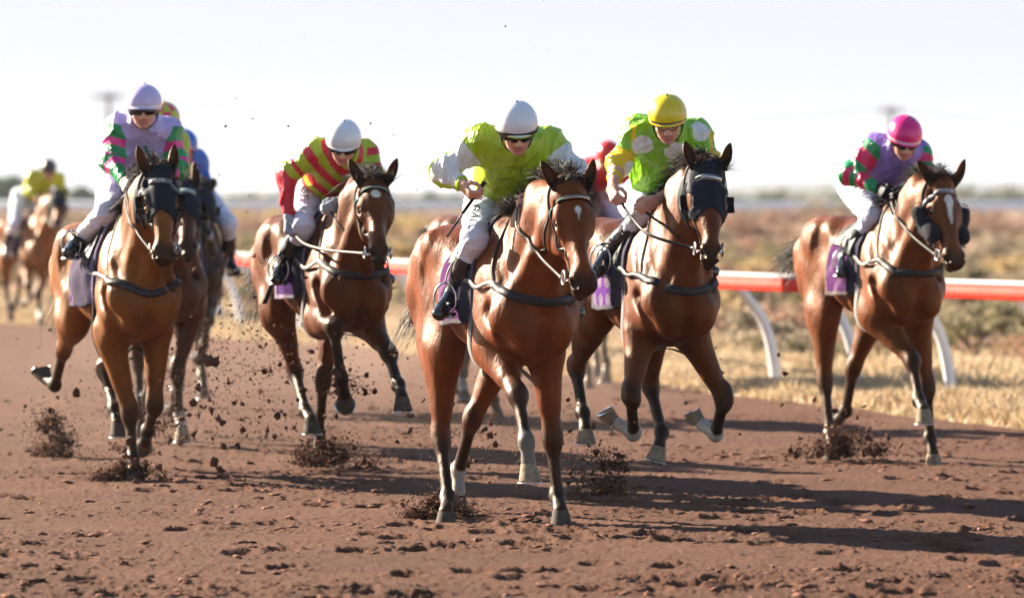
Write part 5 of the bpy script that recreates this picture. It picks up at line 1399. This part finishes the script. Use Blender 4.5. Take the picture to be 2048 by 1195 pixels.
FIELD = [
 dict(name='racehorse', seed=1, label="glossy bay horse with small white star, foremost of the field, under the lime silked jockey", coat=(.36, .078, .015),
   st=(1061, 738, 23.8), yaw=19, poll=(1143, 374), muzzle=(1172, 575), hyaw=14, neck=.76, earL=(1083, 322), earR=(1193, 321), star=(.16, .005, .028, .020, .06), foredir=(-.4, .45, .6), manedir=(-.5, .3, .5), h=.0066, hair=620,
   legs=[F_(-1, [(1035, 789), (1053, 880), (1057, 928)], flat=True, pale=True, white=.22), F_(1, [(1105, 877), (1115, 990), (1121, 1020)], flat=True, pale=False),
         H_(-1, [(882, 877), (896, 996), (892, 1022)], (-1, -1, -1), dz=-.10, dx=.06, flat=True), H_(1, [(945, 837), (917, 941), (917, 985)], (1, 1, -1), dz=-.06, dx=.05, white=.5)],
   tail=[(-.10, -.05, -.12), (-.17, -.16, -.42), (-.18, -.34, -.62)], taillen=.26, tailn=240,
   bridle=dict(label="dark leather bridle with silver and green patterned browband on the front horse", browcol=(.02, .02, .022), browstripe=(.35, .48, .40), plate=(.35, .28, .2), noseband=False, reincol=(.05, .035, .03), reins=(0, 1)),
   saddle=dict(label="small black saddle over a purple cloth with grey edging on the front horse", cols=((.20, .05, .235), (.33, .15, .36), (.30, .26, .30)), pattern='fade', girth=(.42, .39, .37)),
   breast=dict(label="wide charcoal breastplate with grey side straps across the front horse's chest", z=1.22),
   rider=dict(label="jockey in lime silks with white sleeves and white cap, holding a whip bare handed", head=(1033, 244, .14), shR=(964, 280, -.10), shL=(1098, 284, -.10), elR=(888, 343, -.16), haR=(936, 378, .04), elL=(1152, 345, -.02), haL=(1064, 402, .22),
     pel=(1003, 400, -.44), knR=(950, 480, -.05), anR=(905, 588, -.27), toR=(878, 628, -.12), face=(8, -24, 3), silks=silks_lime_white, cap=(.80, .80, .84), band=(.62, .58, .50), peak=(.55, .62, .10), goggles='dark', gogstrap=True,
     whip=(893, 472, -.02, 'R'), whipcol=(.28, .28, .30), whiplabel="black whip with a flat paddle end held by the jockey in lime and white", palmR=(.8, -.3, -.3), hdR=(.5, -.5, -.6), text=("R GALL", 950, 424, .056, (.03, .03, .04), 0))),
 dict(name='racehorse', seed=2, label="bay horse in a black hood and cup blinkers, ridden by the yellow capped jockey", coat=(.27, .066, .018),
   st=(1352, 700, 26.0), yaw=16.5, poll=(1416, 334), muzzle=(1425, 515), hyaw=8, neck=.76, earL=(1368, 283), earR=(1465, 288), foredir=(-.3, .5, .5), manedir=(-.6, -.5, .4), h=.007,
   legs=[F_(-1, [(1262, 792), (1268, 866), (1234, 846)], (-1, 1, 1), white=.6, pale=True, small=True), F_(1, [(1448, 798), (1432, 868), (1404, 848)], (-1, 1, 1), white=.6, pale=True, small=True),
         H_(1, [(1301, 772), (1324, 862), (1318, 893)], (1, -1, -1), pale=True), H_(-1, [(1152, 735), (1166, 825), (1171, 858)], (1, -1, -1), pale=True)],
   bridle=dict(label="black bridle with hood, cup blinkers and white edged browband on the yellow capped jockey's horse", hood=True, browcol=(.75, .75, .75), browstripe=(.06, .12, .04), plate=(.5, .5, .5), nosecol=(.02, .02, .02), noseband=False),
   saddle=dict(label="black saddle over a purple and white dotted cloth on the yellow capped jockey's horse", cols=((.24, .07, .42), (.40, .32, .44), (.25, .22, .26)), pattern='dots'),
   breast=dict(label="dark breastplate with a metal studded strap on the black hooded horse beside the front horse", z=1.20, switch=.8),
   rider=dict(label="jockey in green silks with large white dots, yellow sleeves, yellow cap and clear glasses", head=(1335, 228, .14), shR=(1278, 256, -.09), shL=(1394, 264, -.09), elR=(1238, 328, -.06), haR=(1220, 388, .16), elL=(1424, 335, .02), haL=(1296, 410, .26),
     pel=(1306, 398, -.44), knR=(1290, 425, -.03), anR=(1212, 512, -.28), toR=(1192, 545, -.16), face=(-3, -20, 2), cap=(.78, .60, .01), band=(.10, .08, .03), goggles='glasses', silks=silks_dots([(1277, 289, .1), (1310, 345, .1), (1355, 318, .1), (1275, 350, 0), (1400, 262, 0)], .060), slv=.55, palmR=(.6, -.3, -.6), hdR=(.2, -.75, -.6))),
 dict(name='racehorse', seed=3, label="bay horse with a white blaze and dark sheepskin cheek rolls, rightmost of the field", coat=(.34, .090, .021),
   st=(1814, 662, 29.3), yaw=18, poll=(1886, 364), muzzle=(1916, 525), hyaw=19, neck=.76, earL=(1836, 320), earR=(1937, 317), star=(.15, .0, .045, .038, .20), foredir=(-.3, -.2, .9), manedir=(-.5, .3, .6), h=.0075, forelock=260,
   legs=[F_(-1, [(1824, 721), (1838, 799), (1847, 818)], flat=True, pale=True), F_(1, [(1854, 777), (1861, 884), (1866, 908)], flat=True, pale=True),
         H_(-1, [(1650, 761), (1660, 868), (1663, 893)], (1, -1, -1), flat=True, dz=-.05), H_(1, [(1707, 736), (1692, 822), (1678, 838)], (1, 1, 1), dz=-.03)],
   tail=[(-.14, 0, .0), (-.26, -.10, -.06), (-.36, -.2, -.16)], taillen=.3,
   bridle=dict(label="bridle with dark blue sheepskin cheek rolls and a grey lettered browband on the rightmost horse", sheepskin=True, browcol=(.14, .14, .16), text="TYLER", noseband=False, cheekcol=(.02, .02, .025), reincol=(.03, .03, .03)),
   saddle=dict(label="black saddle over a purple cloth with pale hem on the rightmost horse", cols=((.20, .055, .24), (.34, .18, .36), (.36, .28, .26)), pattern='fade', girth=(.45, .43, .42), hem=.99),
   breast=dict(label="breastplate of pale leather side straps across the rightmost horse's chest", z=1.23, switch=.62, light=(.26, .21, .18)),
   rider=dict(label="jockey in purple silks with green and red hooped sleeves, pink cap and black gloves", head=(1810, 266, .14), shR=(1757, 294, -.10), shL=(1838, 304, -.10), elR=(1702, 348, -.12), haR=(1768, 384, .14), elL=(1850, 350, .0), haL=(1806, 388, .24),
     pel=(1735, 366, -.44), knR=(1744, 434, -.05), anR=(1688, 518, -.27), toR=(1683, 546, -.13), face=(8, -26, -4), cap=(.80, .01, .22), band=(.8, .6, .66), gloves=(.012, .012, .014), silks=silks_hoops((.32, .20, .60), GRN, (.75, .02, .12), [.16, .34, .50, .60, .70, .86]),
     whip=(1800, 517, .26, 'R'), whiplabel="long grey whip pointing down from the black glove of the pink capped jockey", whipcol=(.25, .25, .25), flapcol=(.35, .34, .33), hdR=(.45, -.8, -.3))),
 dict(name='racehorse', seed=4, label="bay horse with bold white star and lifted forelegs under the red and lime striped jockey", coat=(.26, .068, .020),
   st=(705, 672, 28.2), yaw=20, poll=(747, 364), muzzle=(762, 512), hyaw=9, neck=.76, earL=(698, 318), earR=(797, 318), star=(.135, .0, .034, .036, .0), foredir=(.2, .3, .9), manedir=(-.5, .3, .6), h=.0075, forelock=260,
   legs=[F_(-1, [(667, 652), (684, 761), (689, 790)], (-1, 1, 1)), F_(1, [(778, 707), (797, 768), (804, 793)], flat=True),
         H_(-1, [(590, 741), (611, 820), (622, 838)], (1, -1, -1), flat=True), H_(1, [(647, 761), (638, 866), (637, 900)], (1, 1, -1), flat=True)],
   bridle=dict(label="brown bridle with a pale green patterned browband on the white starred horse left of centre", browcol=(.05, .04, .03), browstripe=(.42, .55, .48), noseband=False, cheekcol=(.10, .06, .035), reincol=(.06, .04, .03)),
   saddle=dict(label="black saddle over a deep purple cloth with lilac edge on the horse left of centre", cols=((.14, .05, .26), (.3, .2, .42), (.55, .48, .62)), pattern='plain'),
   breast=dict(label="breastplate with pale grey straps across the chest of the white starred horse left of centre", z=1.23, switch=.35),
   rider=dict(label="jockey in red and lime striped silks with a white cap, one arm hanging straight down", head=(687, 275, .14), shR=(638, 302, -.10), shL=(728, 304, -.10), elR=(574, 350, -.20), haR=(577, 452, -.12), elL=(752, 362, .0), haL=(668, 412, .24),
     pel=(642, 384, -.44), knR=(606, 452, -.08), anR=(562, 534, -.29), toR=(553, 560, -.16), face=(0, -24, -3), cap=(.80, .80, .86), band=(.72, .66, .62), silks=silks_stripes, gloves=(.42, .45, .50), slv=.86, text=("CASE", 610, 372, .075, (.05, .05, .10), 0),
     whip=(528, 606, -.34, 'R'), whiplabel="thin black whip hanging from the hand of the jockey in red and lime stripes", hdR=(-.1, -.2, -1), palmR=(.8, 0, -.2))),
 dict(name='racehorse', seed=5, brand=('8', 196, 561, .065), label="golden bay horse in a black hood with lettered browband under the lilac capped jockey", coat=(.43, .135, .023),
   st=(283, 688, 27.9), yaw=19, poll=(318, 342), muzzle=(327, 516), hyaw=3, neck=.76, earL=(272, 293), earR=(353, 290), foredir=(-.5, .3, .3), manedir=(-.6, -.4, .4), h=.0075, forelock=110,
   legs=[F_(-1, [(259, 825), (266, 918), (268, 942)], flat=True, dz=-.06), F_(1, [(309, 812), (296, 862), (290, 885)], (-1, 1, 1)),
         H_(-1, [(128, 698), (110, 770), (93, 758)], (1, 1, 1), dz=-.02), H_(1, [(209, 740), (228, 815), (235, 845)], (1, -1, -1))],
   bridle=dict(label="black bridle with hood, round cups and lettered browband on the lilac capped jockey's horse", hood=True, browcol=(.13, .14, .16), text="TYLER", nosecol=(.02, .02, .02), noseband=False, fullcup=True),
   saddle=dict(label="black saddle with grey lilac flap and purple checked cloth under the lilac capped jockey", cols=((.15, .02, .24), (.34, .22, .34), (.24, .2, .25)), pattern='check', padcol=(.17, .14, .21), padx=(-.42, -.05), girth=(.03, .03, .03), hem=.98),
   breast=dict(label="black breastplate with light grey edge hanging across the hooded golden bay horse", z=1.17, switch=.5),
   rider=dict(label="jockey in lilac silks with green and pink hooped sleeves, lilac cap and white gloves", head=(288, 205, .12), shR=(238, 254, -.10), shL=(338, 258, -.10), elR=(222, 322, -.06), haR=(254, 372, .20), elL=(354, 332, -.04), haL=(292, 388, .24),
     pel=(256, 388, -.46), knR=(212, 425, -.10), anR=(150, 488, -.36), toR=(136, 506, -.24), face=(2, -6, 0), cap=(.60, .50, .80), band=(.80, .78, .84), gloves=(.62, .58, .52), silks=silks_hoops((.50, .42, .76), GRN, PNK, [.20, .30, .42, .50, .62, .74, .86][:6]), boots=(.03, .03, .033), bootcuff=(.72, (.72, .68, .66)), boottop=.25,
     whip=(158, 478, -.34, 'R'), whiplabel="pale whip slanting down and back from the white glove of the lilac capped jockey", whipcol=(.42, .36, .30), flapcol=(.10, .09, .08), hdR=(.3, -.85, -.4))),
 dict(name='racehorse', seed=6, label="dark faced chestnut horse in a black hood close behind the lilac capped jockey's horse", coat=(.17, .062, .034), lowres=True,
   st=(345, 650, 31.4), yaw=9, poll=(368, 372), muzzle=(378, 500), hyaw=8, neck=.76, earR=(394, 322), h=.012, hair=160, forelock=80, tailn=150,
   legs=[FL(-1, [(.32, -.14, .66), (.12, -.14, .46), (.04, -.14, .38)]), F_(1, [(354, 744), (359, 832), (364, 856)], flat=True, pale=True, white=.5)] + gallop(0)[2:],
   bridle=dict(label="black bridle and hood with pale green browband on the horse behind the lilac cap", hood=True, browcol=(.35, .45, .40), noseband=False, fullcup=True),
   saddle=dict(label="saddle and purple cloth on the horse behind the lilac capped jockey's horse"),
   rider=dict(label="jockey in red and lime checked silks and cap, half hidden behind the lilac cap", head=(328, 236, .12), shR=(290, 282, -.10), shL=(354, 288, -.10), elL=(368, 345, -.05), anL=(368, 500, -.3), toL=(388, 524, -.14), knL=(372, 440, -.05), face=(4, -14, 0), cap=(.50, .60, .03), capcheck=(.75, .04, .14), silks=silks_check)),
 dict(name='racehorse', seed=7, label="near black horse at the back of the left group under the blue capped jockey", coat=DARK, lowres=True,
   st=(388, 610, 36.5), yaw=10, poll=(402, 374), muzzle=(406, 470), hyaw=10, neck=.76, h=.012, hair=160, forelock=80, tailn=150,
   legs=[gallop(1)[1], F_(1, [(416, 640), (408, 690), (403, 708)], (-1, 1, 1))] + gallop(1)[2:],
   bridle=dict(label="black bridle and hood on the near black horse at the back of the left group", hood=True, browcol=(.03, .03, .03), noseband=False),
   saddle=dict(label="saddle and purple cloth on the near black horse in the left group"),
   rider=dict(label="jockey in blue silks and blue cap at the back of the left group", head=(368, 286, .12), shR=(358, 318, -.10), shL=(392, 322, -.10), elL=(406, 368, -.05), haL=(392, 388, .15), face=(4, -14, 0), cap=(.02, .13, .60), band=(.3, .4, .6), silks=silks_plain((.02, .10, .50)))),
 dict(name='racehorse', seed=8, label="chestnut horse in a dark hood far behind the others at the left edge", coat=(.60, .22, .07), lowres=True,
   st=(84, 545, 62), yaw=25, poll=(116, 388), muzzle=(112, 448), hyaw=2, neck=.78, h=.016, hair=120, forelock=60, tailn=120, points=.6,
   legs=[F_(-1, [(56, 572), (60, 596), (54, 604)], (-1, 1, 1), white=.8, pale=True), F_(1, [(76, 588), (80, 626), (81, 636)], flat=True, white=.9, pale=True)] + gallop(0)[2:],
   bridle=dict(label="dark bridle and hood on the distant chestnut horse at the left edge", hood=True, browcol=(.05, .05, .05), noseband=False),
   saddle=dict(label="saddle over a pink and white cloth on the distant chestnut horse", cols=((.5, .2, .34), (.75, .6, .68), (.7, .6, .66)), pattern='dots', hem=.95),
   rider=dict(label="jockey in yellow silks and dark brown cap far behind at the left edge", head=(98, 334, .12), shR=(66, 352, -.12), shL=(118, 356, -.1), elR=(60, 380, -.1), haR=(74, 398, .1), face=(4, -16, 0), cap=(.07, .04, .04), silks=silks_plain((.62, .62, .02)))),
 dict(name='racehorse', seed=9, label="dark bay horse mostly hidden between the two centre horses, ridden by the red capped jockey", coat=(.15, .06, .03), lowres=True,
   st=(1180, 590, 41), yaw=6, poll=(1168, 396), muzzle=(1162, 474), hyaw=4, neck=.76, h=.013, hair=120, forelock=60, tailn=120,
   legs=[F_(-1, [(1168, 690), (1176, 748), (1177, 764)], flat=True), F_(1, [(1204, 670), (1213, 725), (1212, 745)], (-1, -1, -1))] + gallop(1)[2:],
   bridle=dict(label="dark bridle on the horse of the red capped jockey", browcol=(.03, .03, .03), noseband=False),
   saddle=dict(label="saddle and cloth on the horse of the red capped jockey"),
   rider=dict(label="jockey in red silks and red cap with dark face covering behind the two centre horses", head=(1217, 306, .12), shR=(1182, 344, -.10), shL=(1246, 346, -.1), face=(2, -14, 0), cap=(.75, .02, .015), silks=silks_plain((.70, .012, .015)), skin=(.22, .10, .08))),  # skin tone set darker than the other riders'; the face is bare
 dict(name='racehorse', seed=10, label="chestnut horse whose rump and pink cloth show behind the leg of the front jockey", coat=(.30, .11, .05), lowres=True,
   st=(1018, 622, 35.4), yaw=20, poll=(1070, 402), muzzle=(1082, 492), hyaw=12, neck=.76, h=.012, hair=120, forelock=60, tailn=150, tail=[(-.12, 0, .03), (-.3, -.12, .06), (-.5, -.25, .05)], taillen=.25,
   legs=[F_(-1, [(975, 740), (990, 808), (995, 824)], flat=True), FL(1, [(.32, .14, .66), (.12, .14, .46), (.04, .14, .38)]), H_(-1, [(920, 700), (925, 768), (928, 784)], (1, -1, -1), white=.3), HL(1, [(-1.05, .15, .60), (-1.25, .15, .30), (-1.34, .15, .22)])],
   bridle=dict(label="dark bridle on the chestnut horse hidden behind the front jockey", browcol=(.03, .03, .03), noseband=False),
   saddle=dict(label="saddle over a pink and white cloth behind the leg of the front jockey", cols=((.55, .30, .48), (.75, .66, .72), (.6, .3, .5)), pattern='stripe'),
   rider=dict(label="jockey in white silks hidden behind the front jockey", head=(1036, 306, .12), shR=(1000, 335, -.1), shL=(1068, 338, -.1), elR=(995, 372, -.1), haR=(1020, 395, .15), pel=(1005, 398, -.42), knR=(992, 452, -.05), anR=(968, 525, -.3), toR=(962, 545, -.15), face=(4, -14, 0), cap=(.75, .75, .78), silks=silks_plain((.7, .7, .72)))),
]
import time
for n_, sp in enumerate(FIELD):
    t0_ = time.time()
    h = make_horse(sp)
    rd, hands, feet = make_rider(h, sp)
    make_bridle(h, sp, hands); make_saddle(h, sp, feet); make_breastplate(h, sp)
    print("built", n_, round(time.time() - t0_, 1))
    del h
# ------------------------------------------------------------------ thrown dirt
def clod_mesh(seed, n=9, m=7):
    rs = np.random.RandomState(seed); v, q = uv_sphere((0, 0, 0), (1, .75 + .3 * rs.rand(), .6 + .3 * rs.rand()), None, n, m)
    a = v / np.linalg.norm(v, axis=1)[:, None]; d = 1 + .18 * rs.randn(len(a)) + .28 * np.sin(a @ rs.randn(3) * 4 + rs.rand() * 6) + .2 * np.sin(a @ rs.randn(3) * 7 + rs.rand() * 6) + .14 * np.sin(a @ rs.randn(3) * 13)
    return v * d[:, None], q
rs = np.random.RandomState(99)
DC = np.array([(.10, .046, .030), (.13, .06, .038), (.08, .038, .027), (.16, .075, .048)])
cp = [clod_mesh(200 + i) for i in range(8)]
proto_c = []
for i in range(8): proto_c.append(None)
# (photo x, y, spread x, spread y, depth, how many, size, words)
CL = [(480, 800, 130, 110, 27.5, 90, .019, "brown dirt clod flying between the golden bay horse and the white starred horse beside it"),
      (560, 740, 90, 80, 28.3, 44, .016, "brown dirt clod thrown up beside the forelegs of the red and lime jockey's horse"),
      (700, 800, 70, 70, 28.0, 36, .018, "brown dirt clod flying below the chest of the red and lime jockey's horse"),
      (180, 820, 90, 70, 29.5, 40, .016, "brown dirt clod thrown up behind the horse of the lilac capped jockey"),
      (400, 640, 80, 120, 30, 22, .012, "brown dirt clod flying high beside the dark horse in the left group"),
      (960, 900, 70, 70, 25.0, 22, .012, "brown dirt clod thrown up between the front horse's hind legs"),
      (1190, 880, 60, 80, 25.5, 18, .012, "brown dirt clod flying right of the front horse's planted foreleg"),
      (1410, 790, 70, 60, 28.5, 14, .013, "brown dirt clod flying behind the black hooded horse's lifted foreleg"),
      (1640, 830, 60, 60, 30.0, 16, .013, "brown dirt clod thrown up by the hind hooves of the pink capped jockey's horse"),
      (560, 190, 160, 130, 26, 26, .0050, "small dirt clod flying high against the pale sky left of centre"),
      (1110, 60, 60, 50, 25, 6, .006, "small dirt clod flying high against the pale sky above the front jockey")]
for (cx, cy, sx, sy, Y, n, sz, words) in CL:
    for _ in range(n):
        k = rs.randint(8); p = P(cx + sx * rs.randn(), min(cy + sy * rs.randn(), 985), Y + .5 * rs.randn())
        if p[2] < .03: p[2] = .03
        s = sz * (.25 + 1.35 * rs.rand() ** 3)
        if proto_c[k] is None:
            proto_c[k] = mesh_obj("dirt_clod", cp[k][0], cp[k][1], M_DIRT, None, np.tile(DC[k % 4], (len(cp[k][0]), 1))); o = proto_c[k]
        else: o = link(proto_c[k].copy())
        o.location = p; o.rotation_euler = tuple(rs.rand(3) * 6); o.scale = (s, s, s)
        tag(o, words, 'dirt clod', words.replace('brown dirt clod', 'brown dirt clods').replace('small dirt clod', 'small dirt clods'))
# bursts of loose soil at the hooves
def burst(x, y, Y, w, h_, n, size, label, lean=0):
    c = P(x, y, Y); r = np.random.RandomState(int(x + y)); k = n; m = 22
    bx = r.randn(m) * w; bz = r.rand(m) ** 1.3 * h_ * 1.9 * np.exp(-(bx / w) ** 2 * .18); bs = (.12 + .5 * r.rand(m)) * min(w, h_); wt = bs ** 1.5; wt /= wt.sum()
    ii = r.choice(m, k, p=wt); g3 = r.randn(k, 3); far = (r.rand(k) < .25) * 2.2 * r.rand(k) + 1
    X = bx[ii] + g3[:, 0] * bs[ii] * far; Z = np.abs(bz[ii] + g3[:, 1] * bs[ii] * .8 * far); X = X + lean * Z; Yd = (r.randn(m) * w * .6)[ii] + g3[:, 2] * bs[ii]
    s = size * (.25 + r.rand(k) ** 3 * 2.0); s = np.where(r.rand(k) < .03, s * 3.2, s)
    d = r.randn(k, 4, 3); d /= np.linalg.norm(d, axis=2)[:, :, None]
    V = (np.stack([c[0] + X, Y + Yd, np.maximum(c[2], 0) + Z], 1)[:, None] + d * s[:, None, None]).reshape(-1, 3); i4 = np.arange(k)[:, None] * 4
    F = np.concatenate([i4 + np.array([[0, 1, 2]]), i4 + np.array([[0, 2, 3]]), i4 + np.array([[0, 3, 1]]), i4 + np.array([[1, 3, 2]])])
    o = mesh_obj("dirt_spray", V, F, M_DIRT, None, np.repeat(DC[r.randint(0, 4, k)] * .8, 4, 0), False); tag(o, label, kind='stuff')
burst(898, 1036, 24.5, .10, .06, 9000, .0048, "loose dark soil bursting up round the front horse's hind hooves")
burst(270, 958, 27.85, .085, .06, 8000, .0055, "loose dark soil bursting up round the planted hoof under the lilac capped jockey", .1)
burst(1676, 912, 29.6, .13, .085, 10000, .0055, "loose dark soil bursting up round the hind hoof under the pink capped jockey", .2)
burst(652, 930, 28.8, .11, .085, 8000, .0055, "loose dark soil bursting up under the hind hoof of the red and lime jockey's horse")
burst(1208, 990, 25.9, .075, .14, 6000, .0045, "loose dark soil spraying up right of the front horse's planted foreleg", .0)
burst(108, 915, 30.2, .075, .13, 6000, .006, "loose dark soil spraying up behind the lilac capped jockey's horse", -.05)
burst(292, 905, 29.0, .10, .20, 2600, .006, "loose dark soil hanging round the second foreleg under the lilac capped jockey", .1)
burst(690, 790, 28.2, .09, .10, 900, .006, "loose soil falling from the raised forehoof of the red and lime jockey's horse", 0)
burst(480, 880, 29, .75, .50, 9000, .0052, "fine brown soil grains flying low between the two left horses", 0)
burst(960, 930, 25.3, .26, .28, 4200, .0042, "fine brown soil grains flying between the front horse's legs", 0)
# clods lying on the track
n = 9000; yy = HOR + 215 + 640 * rs.rand(n) ** .8; xx = rs.uniform(-150, 2200, n); V, Fq, cc = [], [], []; nn = 0
for a, b in zip(xx, yy):
    p = ground_at(a, b)
    if p[1] > edge(p[0]) - .5: continue
    if fbm(np.array(p[0] * .9), np.array(p[1] * 1.3), 31, 2) < .36 + .12 * rs.rand(): continue
    v, q = cp[rs.randint(8)]; s = .003 + .024 * rs.rand() ** 6; R = Matrix.Rotation(rs.rand() * 6, 3, 'Z')
    v = (v * A(1.5, 1, .55) * s) @ np.array(R).T + A(p[0], p[1], float(dirt_h(np.array(p[0]), np.array(p[1]))) + s * .15)
    V.append(v); Fq.append(q + nn); nn += len(v); cc.append(np.tile((.145, .068, .046) * (1 + .25 * rs.randn(1)), (len(v), 1)))
tag(mesh_obj("loose_clods", np.concatenate(V), np.concatenate(Fq), M_DIRT, None, np.clip(np.concatenate(cc), .02, .4)), "loose brown clods scattered over the racetrack dirt", kind='stuff')
